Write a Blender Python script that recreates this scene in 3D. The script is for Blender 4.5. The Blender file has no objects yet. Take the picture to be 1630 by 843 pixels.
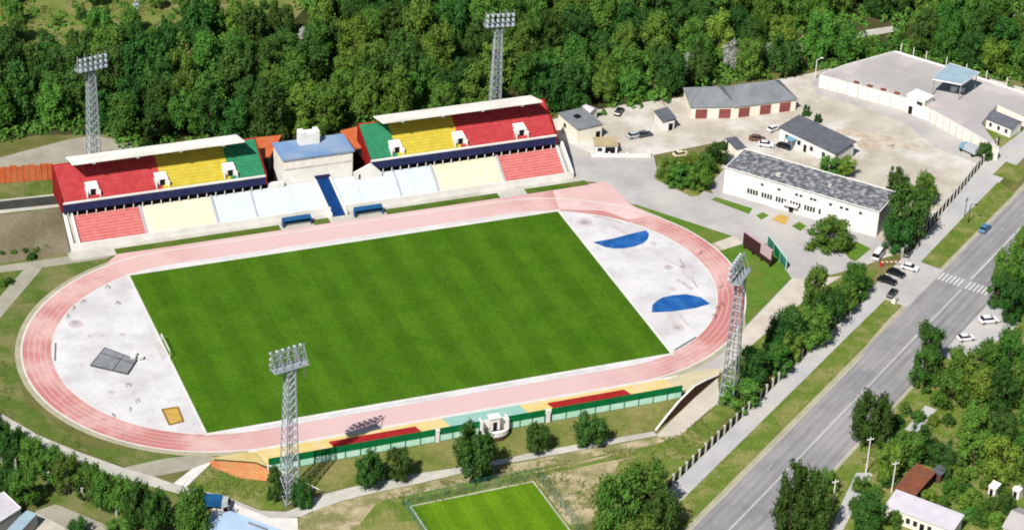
import bpy, bmesh, math, random
from mathutils import Vector, Matrix, geometry, noise
random.seed(7)
R = math.radians
sc = bpy.context.scene
COL = sc.collection

# ------------------------------------------------------------------ camera survey
# The camera was solved from the pitch rectangle, the track circles and the masts;
# G() turns a photograph point into the ground point seen there (height z).
_q = [-170.576627, -475.689738, 311.366527, 0.396283, 0.531104, 0.053951, 4072.310434]
CP = Vector(_q[:3]); YAW, PIT, ROL, FPX = _q[3:7]
PW, PH = 1630, 843
cy, sy, cp_, sp = math.cos(YAW), math.sin(YAW), math.cos(PIT), math.sin(PIT)
FW = Vector((cp_*sy, cp_*cy, -sp)); r0 = Vector((cy, -sy, 0)); u0 = r0.cross(FW)
RT = math.cos(ROL)*r0 + math.sin(ROL)*u0
UP = -math.sin(ROL)*r0 + math.cos(ROL)*u0
def ray(px, py):
    return RT*((px-PW/2)/FPX) - UP*((py-PH/2)/FPX) + FW
def G(px, py, z=0.0):
    d = ray(px, py); t = (z-CP.z)/d.z
    return CP + d*t
def PX(p):
    d = Vector(p)-CP; w = d.dot(FW)
    return PW/2+FPX*d.dot(RT)/w, PH/2-FPX*d.dot(UP)/w

cam = bpy.data.cameras.new('camera'); co = bpy.data.objects.new('camera', cam); COL.objects.link(co)
cam.sensor_width = 36; cam.lens = 36*FPX/PW; cam.clip_end = 6000; cam.clip_start = 1
co.matrix_world = Matrix(((RT.x, UP.x, -FW.x, CP.x), (RT.y, UP.y, -FW.y, CP.y), (RT.z, UP.z, -FW.z, CP.z), (0, 0, 0, 1)))
sc.camera = co

# ------------------------------------------------------------------ light
SHV = Vector((25.28, 21.88, -36.63)).normalized()
sun = bpy.data.lights.new('sun', 'SUN'); sun.energy = 4.8; sun.angle = R(0.5); sun.color = (1, 0.972, 0.925)
so = bpy.data.objects.new('sun', sun); COL.objects.link(so); so.rotation_euler = SHV.to_track_quat('-Z', 'Y').to_euler()
w = bpy.data.worlds.new('World'); sc.world = w; w.use_nodes = True
nt = w.node_tree; bg = nt.nodes['Background']; sky = nt.nodes.new('ShaderNodeTexSky')
sky.sky_type = 'NISHITA'; sky.sun_disc = False; sky.sun_elevation = R(47.6); sky.sun_rotation = math.atan2(-25.28, -21.88) % (2*math.pi)
nt.links.new(sky.outputs[0], bg.inputs[0]); bg.inputs[1].default_value = 0.058
sc.view_settings.view_transform = 'Standard'; sc.view_settings.look = 'None'; sc.view_settings.gamma = 1
sc.view_settings.exposure = 0.72
sc.cycles.pixel_filter_type = 'BLACKMAN_HARRIS'; sc.cycles.filter_width = 1.9
sc.cycles.max_bounces = 5; sc.cycles.transparent_max_bounces = 4

# ------------------------------------------------------------------ materials
def lin(c):
    c /= 255
    return c/12.92 if c <= 0.04045 else ((c+0.055)/1.055)**2.4
def C(r, g, b, k=1.0):
    return tuple(min(0.84, lin(v)/1.6*k) for v in (r, g, b)) + (1,)
MATS = {}
def mat(name, c1, c2=None, scale=0.4, rough=0.85, c3=None, scale3=0.05, amt3=0.6, fine=0.0, random_tint=0.0, leaf=False, metal=0.0, spec=0.08, detail=6, bump=0.0):
    """c1/c2 mixed by a mid-size noise, c3 by a wide patchy noise, fine = grain strength."""
    if name in MATS: return MATS[name]
    m = bpy.data.materials.new(name); m.use_nodes = True; N = m.node_tree.nodes; L = m.node_tree.links
    b = N['Principled BSDF']; b.inputs['Roughness'].default_value = rough; b.inputs['Metallic'].default_value = metal
    b.inputs['Specular IOR Level'].default_value = spec
    geo = N.new('ShaderNodeNewGeometry'); pos = geo.outputs['Position']
    def nz(s, det=detail, rg=0.62):
        n = N.new('ShaderNodeTexNoise'); n.inputs['Scale'].default_value = s; n.inputs['Detail'].default_value = det
        n.inputs['Roughness'].default_value = rg; L.new(pos, n.inputs['Vector']); return n.outputs[0]
    def ramp(src, a, z):
        r = N.new('ShaderNodeMapRange'); r.inputs[1].default_value = a; r.inputs[2].default_value = z; L.new(src, r.inputs[0]); return r.outputs[0]
    def mix(f, A, B, mode='MIX'):
        x = N.new('ShaderNodeMix'); x.data_type = 'RGBA'; x.blend_type = mode
        for s, v in ((0, f), (6, A), (7, B)):
            if hasattr(v, 'links'): L.new(v, x.inputs[s])
            else: x.inputs[s].default_value = v
        return x.outputs[2]
    col = c1
    if c2: col = mix(ramp(nz(scale), 0.36, 0.64), c1, c2)
    if c3:
        f = N.new('ShaderNodeMath'); f.operation = 'MULTIPLY'; f.inputs[1].default_value = amt3
        L.new(ramp(nz(scale3, 5), 0.47, 0.6), f.inputs[0]); col = mix(f.outputs[0], col, c3)
    if fine:
        g = N.new('ShaderNodeMapRange'); g.inputs[1].default_value = 0.3; g.inputs[2].default_value = 0.7
        g.inputs[3].default_value = 1-fine; g.inputs[4].default_value = 1+fine; L.new(nz(2.6, 4, 0.7), g.inputs[0])
        h = N.new('ShaderNodeVectorMath'); h.operation = 'SCALE'
        if hasattr(col, 'links'): L.new(col, h.inputs[0])
        else: h.inputs[0].default_value = col[:3]
        L.new(g.outputs[0], h.inputs['Scale']); col = h.outputs[0]
    if random_tint:
        oi = N.new('ShaderNodeObjectInfo'); hs = N.new('ShaderNodeHueSaturation')
        a = N.new('ShaderNodeMapRange'); a.inputs[3].default_value = 0.5-0.028*random_tint; a.inputs[4].default_value = 0.5+0.022*random_tint
        L.new(oi.outputs['Random'], a.inputs[0]); L.new(a.outputs[0], hs.inputs['Hue'])
        mlt = N.new('ShaderNodeMath'); mlt.operation = 'MULTIPLY'; mlt.inputs[1].default_value = 7.31; L.new(oi.outputs['Random'], mlt.inputs[0])
        fr = N.new('ShaderNodeMath'); fr.operation = 'FRACT'; L.new(mlt.outputs[0], fr.inputs[0])
        v = N.new('ShaderNodeMapRange'); v.inputs[3].default_value = 1-0.22*random_tint; v.inputs[4].default_value = 1+0.26*random_tint
        L.new(fr.outputs[0], v.inputs[0]); L.new(v.outputs[0], hs.inputs['Value'])
        if hasattr(col, 'links'): L.new(col, hs.inputs['Color'])
        else: hs.inputs['Color'].default_value = col
        col = hs.outputs[0]
    if hasattr(col, 'links'): L.new(col, b.inputs['Base Color'])
    else: b.inputs['Base Color'].default_value = col
    if bump:
        bp = N.new('ShaderNodeBump'); bp.inputs['Strength'].default_value = bump; bp.inputs['Distance'].default_value = 0.15
        L.new(nz(1.7, 5, 0.7), bp.inputs['Height']); L.new(bp.outputs[0], b.inputs['Normal'])
    if leaf:
        tr = N.new('ShaderNodeBsdfTranslucent'); mx = N.new('ShaderNodeMixShader'); mx.inputs[0].default_value = 0.28
        if hasattr(col, 'links'): L.new(col, tr.inputs['Color'])
        out = N['Material Output']; L.new(b.outputs[0], mx.inputs[1]); L.new(tr.outputs[0], mx.inputs[2]); L.new(mx.outputs[0], out.inputs['Surface'])
    MATS[name] = m; return m

def blend_x(m, other, x0, x1):
    N = m.node_tree.nodes; L = m.node_tree.links; b = N['Principled BSDF']; src = b.inputs['Base Color'].links[0].from_socket
    geo = N.new('ShaderNodeNewGeometry'); sep = N.new('ShaderNodeSeparateXYZ'); L.new(geo.outputs['Position'], sep.inputs[0])
    ab = N.new('ShaderNodeMath'); ab.operation = 'ABSOLUTE'; L.new(sep.outputs[0], ab.inputs[0])
    mr = N.new('ShaderNodeMapRange'); mr.inputs[1].default_value = x0; mr.inputs[2].default_value = x1; mr.inputs[3].default_value = .95; mr.inputs[4].default_value = 0; L.new(ab.outputs[0], mr.inputs[0])
    x = N.new('ShaderNodeMix'); x.data_type = 'RGBA'; L.new(mr.outputs[0], x.inputs[0]); L.new(src, x.inputs[6]); x.inputs[7].default_value = other; L.new(x.outputs[2], b.inputs['Base Color'])
def pitch_mat(name, a, b_, ang, width, fine=0.38):
    m = mat(name, a, b_, 0.11, fine=fine, rough=0.9)
    N = m.node_tree.nodes; L = m.node_tree.links; b = N['Principled BSDF']
    src = b.inputs['Base Color'].links[0].from_socket
    geo = N.new('ShaderNodeNewGeometry'); sep = N.new('ShaderNodeSeparateXYZ'); L.new(geo.outputs['Position'], sep.inputs[0])
    mu = N.new('ShaderNodeMath'); mu.operation = 'MULTIPLY'; mu.inputs[1].default_value = math.pi/width; L.new(sep.outputs[ang], mu.inputs[0])
    sn = N.new('ShaderNodeMath'); sn.operation = 'SINE'; L.new(mu.outputs[0], sn.inputs[0])
    mr = N.new('ShaderNodeMapRange'); mr.inputs[1].default_value = -0.35; mr.inputs[2].default_value = 0.35
    mr.inputs[3].default_value = 0.92; mr.inputs[4].default_value = 1.07; L.new(sn.outputs[0], mr.inputs[0])
    v = N.new('ShaderNodeVectorMath'); v.operation = 'SCALE'; L.new(src, v.inputs[0]); L.new(mr.outputs[0], v.inputs['Scale'])
    L.new(v.outputs[0], b.inputs['Base Color']); return m

WK = 1.16
M = {}
M['ground'] = mat('ground', C(112, 112, 62), C(92, 100, 48), 0.22, c3=C(150, 138, 100), scale3=0.035, amt3=0.5, fine=0.35)
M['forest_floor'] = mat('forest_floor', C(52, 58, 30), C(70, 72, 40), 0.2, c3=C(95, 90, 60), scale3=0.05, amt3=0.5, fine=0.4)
M['meadow'] = mat('meadow', C(124, 134, 68, 1.0), C(100, 116, 50, 1.0), 0.15, c3=C(140, 134, 86, 1.0), scale3=0.09, amt3=0.7, fine=0.5)
M['verge'] = mat('verge', C(108, 124, 54, 1.1), C(90, 112, 40, 1.1), 0.3, c3=C(146, 138, 88, 1.1), scale3=0.16, amt3=0.7, fine=0.5)
M['lawn'] = mat('lawn', C(80, 118, 34), C(96, 130, 44), 0.25, c3=C(120, 124, 60), scale3=0.12, amt3=0.5, fine=0.3)
M['olive'] = mat('olive', C(98, 116, 52, 1.05), C(82, 102, 40, 1.05), 0.2, c3=C(132, 126, 84, 1.05), scale3=0.12, amt3=0.7, fine=0.45)
M['bank'] = mat('bank', C(116, 122, 62, 1.05), C(98, 110, 48, 1.05), 0.25, c3=C(140, 130, 84, 1.05), scale3=0.1, amt3=0.6, fine=0.35)
M['bed_grass'] = mat('bed_grass', C(84, 112, 34), C(70, 96, 26), 0.3, c3=C(110, 118, 54), scale3=.15, fine=.3)
M['weed'] = mat('weed', C(112, 122, 58), C(90, 106, 44), .4, c3=C(140, 136, 84), scale3=.3, fine=.3)
M['pitch'] = pitch_mat('pitch', C(64, 103, 12), C(77, 115, 19), 0, 4.6)
M['pitch_small'] = pitch_mat('pitch_small', C(88, 126, 16), C(104, 138, 22), 0, 3.0)
M['dirt'] = mat('dirt', C(204, 196, 182, 1.0), C(182, 172, 156, 1.0), 0.12, c3=C(216, 212, 204, 1.08), scale3=0.05, amt3=0.8, fine=0.2)
M['brown_patch'] = mat('brown_patch', C(186, 168, 146), C(204, 190, 170), .4, c3=C(208, 197, 180), scale3=.2, amt3=.9, fine=.2)
M['brown_dirt'] = mat('brown_dirt', C(122, 112, 92), C(100, 94, 70), 0.2, c3=C(140, 130, 110), scale3=0.1, fine=0.3)
M['sandy'] = mat('sandy', C(198, 182, 150), C(150, 140, 96), 0.3, c3=C(120, 122, 70), scale3=0.16, amt3=0.8, fine=0.3)
M['plaza'] = mat('plaza', C(188, 184, 181, 1.02), C(174, 170, 168, 1.02), 0.15, c3=C(200, 195, 186, 1.02), scale3=0.05, fine=0.13)
M['concrete'] = mat('concrete', C(200, 196, 184, 1.0), C(180, 176, 164, 1.0), 0.2, c3=C(210, 206, 196, 1.1), scale3=0.08, fine=0.1)
M['palepath'] = mat('palepath', C(214, 204, 190, 1.0), C(196, 186, 170, 1.0), 0.2, fine=0.1)
M['white_path'] = mat('white_path', C(232, 228, 222, 1.0), C(216, 212, 206, 1.0), 0.3, fine=0.08)
M['greypath'] = mat('greypath', C(168, 162, 146, 1.1), C(150, 146, 130, 1.1), 0.2, fine=0.14)
M['pavement'] = mat('pavement', C(178, 176, 176, 1.2), C(166, 164, 165, 1.2), 0.2, c3=C(188, 182, 172, 1.2), scale3=0.06, fine=0.08)
M['sandy_kerb'] = mat('sandy_kerb', C(186, 178, 152), C(166, 160, 136), 0.3, fine=0.14)
M['asphalt'] = mat('asphalt', C(139, 137, 138, 1.25), C(127, 125, 126, 1.25), 0.15, c3=C(148, 144, 142, 1.3), scale3=0.05, fine=0.07)
def lane_bands(m):
    N = m.node_tree.nodes; L = m.node_tree.links; b = N['Principled BSDF']; src = b.inputs['Base Color'].links[0].from_socket
    geo = N.new('ShaderNodeNewGeometry'); d = N.new('ShaderNodeVectorMath'); d.operation = 'DOT_PRODUCT'; d.inputs[1].default_value = (-0.5976*3.6, 0.8018*3.6, 0); L.new(geo.outputs['Position'], d.inputs[0])
    sn = N.new('ShaderNodeMath'); sn.operation = 'SINE'; L.new(d.outputs['Value'], sn.inputs[0])
    st_ = N.new('ShaderNodeVectorMath'); st_.operation = 'MULTIPLY'; st_.inputs[1].default_value = (1, 1, 1); L.new(geo.outputs['Position'], st_.inputs[0])
    mp_ = N.new('ShaderNodeMapping'); mp_.vector_type = 'TEXTURE'; mp_.inputs['Rotation'].default_value = (0, 0, 0.6405); mp_.inputs['Scale'].default_value = (30, 1.1, 1); L.new(geo.outputs['Position'], mp_.inputs['Vector'])
    nz = N.new('ShaderNodeTexNoise'); nz.inputs['Scale'].default_value = .8; nz.inputs['Detail'].default_value = 5; L.new(mp_.outputs[0], nz.inputs['Vector'])
    a = N.new('ShaderNodeMapRange'); a.inputs[1].default_value = -1; a.inputs[2].default_value = 1; a.inputs[3].default_value = .95; a.inputs[4].default_value = 1.05; L.new(sn.outputs[0], a.inputs[0])
    c = N.new('ShaderNodeMapRange'); c.inputs[1].default_value = .35; c.inputs[2].default_value = .65; c.inputs[3].default_value = .86; c.inputs[4].default_value = 1.12; L.new(nz.outputs[0], c.inputs[0])
    mu = N.new('ShaderNodeMath'); mu.operation = 'MULTIPLY'; L.new(a.outputs[0], mu.inputs[0]); L.new(c.outputs[0], mu.inputs[1])
    v = N.new('ShaderNodeVectorMath'); v.operation = 'SCALE'; L.new(src, v.inputs[0]); L.new(mu.outputs[0], v.inputs['Scale']); L.new(v.outputs[0], b.inputs['Base Color'])
lane_bands(M['asphalt'])
M['dark_asphalt'] = mat('dark_asphalt', C(74, 74, 68), C(60, 62, 56), 0.3, fine=0.15)
M['paint'] = mat('paint', C(222, 220, 214), C(196, 194, 190), 1.2, fine=0.1)
M['paint_worn'] = mat('paint_worn', C(190, 186, 180), C(160, 157, 153), 1.5, fine=0.1)
M['track'] = mat('track', C(202, 128, 124), C(192, 130, 124), 0.2, c3=C(226, 190, 182), scale3=0.045, amt3=0.8, fine=0.07)
blend_x(M['track'], C(222, 190, 187), 30, 64)
M['straight'] = mat('straight', C(222, 186, 182), C(216, 178, 174), 0.2, c3=C(232, 204, 198), scale3=0.06, amt3=0.8, fine=0.07)
M['lane'] = mat('lane', C(232, 204, 200), C(216, 184, 180), 0.8)
M['apron'] = mat('apron', C(223, 220, 219, .95), C(206, 202, 202, .95), 0.15, c3=C(232, 230, 230, 1.0), scale3=0.06, fine=0.1)
M['stain'] = mat('stain', C(214, 198, 196), C(192, 182, 182), 0.8, fine=0.15)
M['darkstain'] = mat('darkstain', C(160, 152, 154), C(184, 176, 178), 0.8, fine=0.2)
M['blue_apron'] = mat('blue_apron', C(34, 96, 168), C(28, 82, 150), 0.4, c3=C(70, 130, 190), scale3=0.3, amt3=0.4, fine=0.1)
M['blue'] = mat('blue', C(30, 78, 142), C(26, 66, 124), 0.5, rough=0.5)
M['navy'] = mat('navy', C(50, 56, 96), C(40, 46, 82), 0.5, rough=0.6)
M['dugout_blue'] = mat('dugout_blue', C(30, 84, 132), C(38, 96, 142), 0.5, rough=0.4)
M['white'] = mat('white', C(236, 232, 226, WK), C(226, 222, 214, WK), 0.3, c3=C(216, 210, 200, WK), scale3=0.2, amt3=0.5, fine=0.04)
M['roof_white'] = mat('roof_white', C(226, 222, 212, 1.45), C(212, 208, 198, 1.45), 0.2, c3=C(200, 194, 182, 1.45), scale3=0.15, amt3=0.6, fine=0.07)
M['cream'] = mat('cream', C(238, 232, 214, 1.2), C(228, 220, 200, 1.2), 0.3, c3=C(218, 208, 188, 1.5), scale3=0.2, amt3=0.4, fine=0.04)
M['box_white'] = mat('box_white', C(234, 231, 222, 1.22), C(224, 220, 208, 1.22), .3, c3=C(214, 208, 196, 1.15), scale3=.2, amt3=.5, fine=.05)
M['seat_cream'] = mat('seat_cream', C(238, 229, 204, 1.12), C(230, 219, 192, 1.12), 0.5, fine=0.07)
M['seat_white'] = mat('seat_white', C(222, 232, 236, 1.08), C(214, 226, 230, 1.08), 0.5, fine=0.07)
M['aisle_grey'] = mat('aisle_grey', C(204, 204, 214), C(190, 190, 202), .5)
M['seat_red'] = mat('seat_red', C(212, 88, 88), C(198, 70, 74), 0.6, fine=0.12)
M['seat_pale_red'] = mat('seat_pale_red', C(226, 142, 136), C(216, 124, 118), 0.6, fine=0.12)
M['seat_yellow'] = mat('seat_yellow', C(228, 208, 84), C(214, 194, 70), 0.6, fine=0.12)
M['seat_green'] = mat('seat_green', C(70, 160, 116), C(58, 144, 102), 0.6, fine=0.12)
M['red_wall'] = mat('red_wall', C(206, 56, 50), C(190, 44, 42), 0.4, fine=0.07)
M['dark_red'] = mat('dark_red', C(150, 36, 34), C(132, 30, 30), .4)
M['orange'] = mat('orange', C(214, 112, 64), C(196, 94, 54), 0.5, c3=C(200, 120, 84), scale3=0.4, fine=0.1)
M['terra'] = mat('terra', C(208, 128, 84), C(196, 112, 70), 0.3, c3=C(190, 150, 96), scale3=0.2, fine=0.14)
M['terrace_yellow'] = mat('terrace_yellow', C(230, 206, 138), C(222, 194, 120), 0.3, c3=C(224, 208, 168), scale3=0.2, fine=0.07)
M['terrace_pale'] = mat('terrace_pale', C(226, 212, 172), C(214, 202, 168), .3, fine=.08)
M['terrace_teal'] = mat('terrace_teal', C(158, 198, 186), C(146, 190, 176), 0.3, fine=0.07)
M['bleacher_red'] = mat('bleacher_red', C(182, 48, 46), C(164, 40, 40), 0.5, fine=0.1)
M['fence_green'] = mat('fence_green', C(16, 122, 66), C(12, 106, 56), 0.4, rough=0.6)
M['fence_pale'] = mat('fence_pale', C(196, 228, 210, 1.2), C(170, 214, 190, 1.2), 0.6)
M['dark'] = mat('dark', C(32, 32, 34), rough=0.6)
M['black_glass'] = mat('black_glass', C(24, 26, 30), rough=0.12, spec=0.5)
M['window_glass'] = mat('window_glass', C(44, 50, 58), rough=0.15, spec=0.5)
M['brown_wall'] = mat('brown_wall', C(104, 72, 58), C(90, 62, 50), 0.5, fine=0.15)
M['steel'] = mat('steel', C(170, 176, 180, 1.05), C(150, 158, 164, 1.05), 0.6, rough=0.5, metal=0.15)
M['lamp'] = mat('lamp', C(184, 192, 200), rough=0.3)
M['roof_blue'] = mat('roof_blue', C(128, 158, 196), C(112, 144, 184), 0.3, c3=C(156, 172, 192), scale3=0.15, amt3=0.7, fine=0.08)
M['roof_grey'] = mat('roof_grey', C(134, 138, 142), C(112, 118, 120), 0.5, c3=C(152, 152, 156), scale3=0.25, amt3=0.6, fine=0.16)
M['roof_felt'] = mat('roof_felt', C(88, 90, 94), C(112, 114, 118), 0.45, c3=C(206, 206, 208), scale3=0.7, amt3=0.5, fine=0.3)
M['roof_slate'] = mat('roof_slate', C(106, 108, 116), C(92, 94, 102), 0.5, fine=0.12)
M['roof_pink'] = mat('roof_pink', C(182, 177, 175, 1.05), C(170, 165, 163, 1.05), 0.12, c3=C(204, 194, 190, 1.08), scale3=0.06, amt3=0.8, fine=0.08)
M['roof_pale'] = mat('roof_pale', C(212, 206, 212), C(200, 194, 202), 0.4, fine=0.06)
M['canopy_blue'] = mat('canopy_blue', C(166, 188, 200), C(150, 174, 188), 0.4, fine=0.08)
M['roof_lightblue'] = mat('roof_lightblue', C(184, 206, 228), C(170, 194, 218), 0.3, fine=0.05)
M['rust'] = mat('rust', C(150, 88, 60), C(122, 76, 56), 0.7, c3=C(104, 84, 74), scale3=0.4, fine=0.25)
M['door_red'] = mat('door_red', C(156, 88, 82), C(140, 76, 72), 0.8, fine=0.1)
M['door_pale'] = mat('door_pale', C(238, 230, 218, WK), C(228, 218, 206, WK), 0.5)
M['trunk'] = mat('trunk', C(96, 82, 66), C(74, 62, 50), 2.0, fine=0.2)
M['pale_wood'] = mat('pale_wood', C(190, 182, 176), C(164, 156, 150), 2.0, fine=0.2)
M['sand'] = mat('sand', C(208, 172, 92), C(190, 152, 76), 0.8, fine=0.15)
M['tan'] = mat('tan', C(198, 178, 140), C(180, 160, 122), .5, fine=.1)
M['sandpit_edge'] = mat('sandpit_edge', C(142, 108, 52), fine=0.15)
M['mat_grey'] = mat('mat_grey', C(126, 128, 132), C(146, 148, 152), 0.9, c3=C(150, 152, 156), scale3=0.5, fine=0.25)
M['teal_board'] = mat('teal_board', C(62, 132, 112), C(52, 112, 104), 0.5)
M['pale_board'] = mat('pale_board', C(190, 222, 210))
M['brown_panel'] = mat('brown_panel', C(70, 46, 44), C(56, 38, 38), 0.6, fine=0.1)
M['pink_panel'] = mat('pink_panel', C(196, 168, 172))
M['tyre'] = mat('tyre', C(34, 34, 34), rough=0.9)
M['rim'] = mat('rim', C(180, 182, 186), rough=0.3, metal=0.6)
for nm, c in dict(white=(238, 238, 238), black=(28, 28, 32), blue=(72, 132, 176), brown=(120, 78, 66), silver=(186, 192, 196), cream=(226, 214, 170), grey=(80, 84, 90), teal=(120, 170, 188)).items():
    M['car_'+nm] = mat('car_paint_'+nm, C(*c), rough=0.25, spec=0.5)
LEAF = dict(
    dark=mat('leaf_dark', C(64, 98, 42, 1.45), C(48, 80, 32, 1.45), 0.5, rough=0.6, random_tint=1.0, leaf=True, fine=0.25),
    mid=mat('leaf_mid', C(88, 122, 48, 1.45), C(66, 102, 38, 1.45), 0.5, rough=0.6, random_tint=1.0, leaf=True, fine=0.25),
    light=mat('leaf_light', C(104, 134, 50, 1.45), C(86, 116, 42, 1.45), 0.5, rough=0.6, random_tint=0.9, leaf=True, fine=0.25),
    pale=mat('leaf_pale', C(200, 200, 192, 1.3), C(166, 168, 160, 1.3), 0.7, rough=0.7, random_tint=0.4, leaf=True, fine=0.25),
)

# ------------------------------------------------------------------ mesh helpers
class MB:
    def __init__(s): s.v = []; s.f = []
    def add(s, vs, fs):
        n = len(s.v); s.v += [tuple(v) for v in vs]; s.f += [tuple(i+n for i in f) for f in fs]; return s
    def box(s, x0, x1, y0, y1, z0, z1, F=None):
        P = [(x, y, z) for z in (z0, z1) for y in (y0, y1) for x in (x0, x1)]
        if F: P = [F(*p) for p in P]
        return s.add(P, [(0, 2, 3, 1), (4, 5, 7, 6), (0, 1, 5, 4), (2, 6, 7, 3), (0, 4, 6, 2), (1, 3, 7, 5)])
    def quad(s, *p): return s.add(p, [tuple(range(len(p)))])
    def tube(s, a, b, r0, r1=None, n=5, cap=False):
        a = Vector(a); b = Vector(b); r1 = r0 if r1 is None else r1
        d = (b-a).normalized(); x = d.orthogonal().normalized(); y = d.cross(x)
        V = []
        for p, r in ((a, r0), (b, r1)):
            V += [p+(x*math.cos(2*math.pi*i/n)+y*math.sin(2*math.pi*i/n))*r for i in range(n)]
        Fc = [(i, (i+1) % n, n+(i+1) % n, n+i) for i in range(n)]
        if cap: Fc += [tuple(range(n))[::-1], tuple(range(n, 2*n))]
        return s.add(V, Fc)
    def prism(s, poly, z0, z1):
        """flat polygon (2D or 3D points) from z0 up to z1"""
        P = [Vector((p[0], p[1], 0)) for p in poly]
        if sum(P[i].x*P[(i+1) % len(P)].y-P[(i+1) % len(P)].x*P[i].y for i in range(len(P))) < 0: P.reverse()
        n = len(P); T = geometry.tessellate_polygon([P])
        V = [(p.x, p.y, z0) for p in P]+[(p.x, p.y, z1) for p in P]
        Fc = [(i, (i+1) % n, n+(i+1) % n, n+i) for i in range(n)]
        for t in T:
            a, b_, c = P[t[0]], P[t[1]], P[t[2]]
            t = tuple(t) if (b_-a).cross(c-a).z > 0 else tuple(t)[::-1]
            Fc += [tuple(i+n for i in t), t[::-1]]
        return s.add(V, Fc)
    def flat(s, poly, z):
        P = [Vector((p[0], p[1], 0)) for p in poly]
        T = geometry.tessellate_polygon([P]); Fc = []
        for t in T:
            a, b_, c = P[t[0]], P[t[1]], P[t[2]]
            Fc.append(tuple(t) if (b_-a).cross(c-a).z > 0 else tuple(t)[::-1])
        return s.add([(p.x, p.y, z) for p in P], Fc)
    def build(s, name, m, parent=None, smooth=False):
        me = bpy.data.meshes.new(name); me.from_pydata(s.v, [], s.f); me.update()
        if isinstance(m, str): m = M[m]
        me.materials.append(m)
        if smooth: me.polygons.foreach_set('use_smooth', [True]*len(me.polygons))
        o = bpy.data.objects.new(name, me); COL.objects.link(o)
        if parent: o.parent = parent
        return o
def tag(o, label=None, cat=None, group=None, kind=None):
    if label: o['label'] = label
    if cat: o['category'] = cat
    if group: o['group'] = group
    if kind: o['kind'] = kind
    return o
def thing(name, loc, label, cat, group=None, rz=0):
    o = bpy.data.objects.new(name, None); COL.objects.link(o); o.location = loc; o.rotation_euler = (0, 0, rz); o.empty_display_size = 0.5
    return tag(o, label, cat, group)
def children(o): return [c for c in bpy.data.objects if c.parent == o]
def copy_tree(o, parent=None):
    c = o.copy(); COL.objects.link(c); c.parent = parent
    for ch in KIDS.get(o.name, []): copy_tree(ch, c)
    return c
KIDS = {}
def reg(o):
    """remember a prototype's children once, so that copying stays quick"""
    KIDS[o.name] = [c for c in bpy.data.objects if c.parent == o]
    for c in KIDS[o.name]: reg(c)
def frame(a, b):
    """local frame with x from a to b: F(x,y,z) -> world"""
    a = Vector((a[0], a[1], 0)); d = Vector((b[0], b[1], 0))-a; L = d.length; d.normalize(); n = Vector((-d.y, d.x, 0))
    return (lambda x, y, z: tuple(a+d*x+n*y+Vector((0, 0, z)))), L
NSH = 0
def sheet(name, poly, lev, m, px=True):
    P = [G(*p) for p in poly] if px else poly
    global NSH
    NSH += 1
    o = MB().flat(P, 0.012*lev+0.00012*NSH).build(name, m); o['kind'] = 'structure'; return o

# ------------------------------------------------------------------ ground and surfaces
sheet('ground', [(-1500, -1500), (1700, -1500), (1700, 1700), (-1500, 1700)], 0, 'ground', False)
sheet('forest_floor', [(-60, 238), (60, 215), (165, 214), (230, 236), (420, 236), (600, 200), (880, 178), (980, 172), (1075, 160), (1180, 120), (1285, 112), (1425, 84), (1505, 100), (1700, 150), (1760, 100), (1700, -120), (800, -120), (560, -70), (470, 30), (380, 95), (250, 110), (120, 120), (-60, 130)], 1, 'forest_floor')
sheet('meadow', [(-90, -110), (560, -70), (470, 30), (380, 95), (250, 110), (120, 120), (-60, 130)], 1, 'meadow')
sheet('far_path', [(236, -20), (226, 4), (220, 12), (206, 34), (198, 36), (208, 14), (214, 4), (220, -20)], 3, 'roof_lightblue')
sheet('forest_clearing', [(1258, 60), (1272, 48), (1282, 60), (1276, 84), (1262, 76)], 3, 'sandy')
sheet('forest_track', [(1330, 62), (1380, 48), (1432, 40), (1436, 48), (1385, 58), (1338, 68)], 3, 'concrete')
sheet('forest_road', [(1596, 28), (1640, 18), (1700, 10), (1700, 22), (1640, 27), (1600, 34)], 3, 'concrete')
sheet('hillside_clearing', [(1240, -30), (1330, -30), (1322, 4), (1300, 14), (1272, 20)], 2, 'meadow')
PZ = 7.0
def land(name, pts, m):
    """terrain patch through points given as (photo x, photo y, height)"""
    P = [G(*p) for p in pts]; T_ = geometry.tessellate_polygon([[Vector((p.x, p.y, 0)) for p in P]]); k = MB(); Fc = []
    for t_ in T_:
        a, b, c = (P[i] for i in t_); Fc.append(tuple(t_) if (b-a).cross(c-a).z > 0 else tuple(t_)[::-1])
    k.add(P, Fc); o = k.build(name, m); o['kind'] = 'structure'; return o
sheet('bare_ground', [(-60, 268), (40, 240), (110, 222), (150, 216), (215, 228), (260, 238), (440, 222), (470, 250), (120, 262), (80, 280), (-60, 300)], 2, 'greypath')
land('dirt_slope', [(-90, 430, 0), (40, 414, 0), (112, 403, 0), (104, 366, 3.4), (96, 331, PZ), (-90, 352, PZ)], 'brown_dirt')
land('plateau', [(-90, 352, PZ), (96, 331, PZ), (84, 283, PZ), (-90, 300, PZ)], 'olive')
land('plateau_back', [(-90, 300, PZ), (84, 283, PZ), (92, 278, 0), (-90, 296, 0)], 'olive')
land('service_road', [(-60, 327, PZ+.03), (92, 311, PZ+.03), (96, 324, PZ+.03), (-60, 340, PZ+.03)], 'dark_asphalt')
land('pale_kerb', [(-60, 340.4, PZ+.04), (96, 324.4, PZ+.04), (97, 329, PZ+.04), (-60, 346, PZ+.04)], 'concrete')
land('upper_kerb', [(-60, 324, PZ+.04), (92, 308, PZ+.04), (92, 310.6, PZ+.04), (-60, 326.6, PZ+.04)], 'concrete')
sheet('left_grass', [(-60, 424), (165, 402), (200, 415), (110, 480), (20, 560), (40, 640), (140, 712), (330, 722), (200, 742), (90, 702), (-60, 640)], 2, 'olive')
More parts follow.
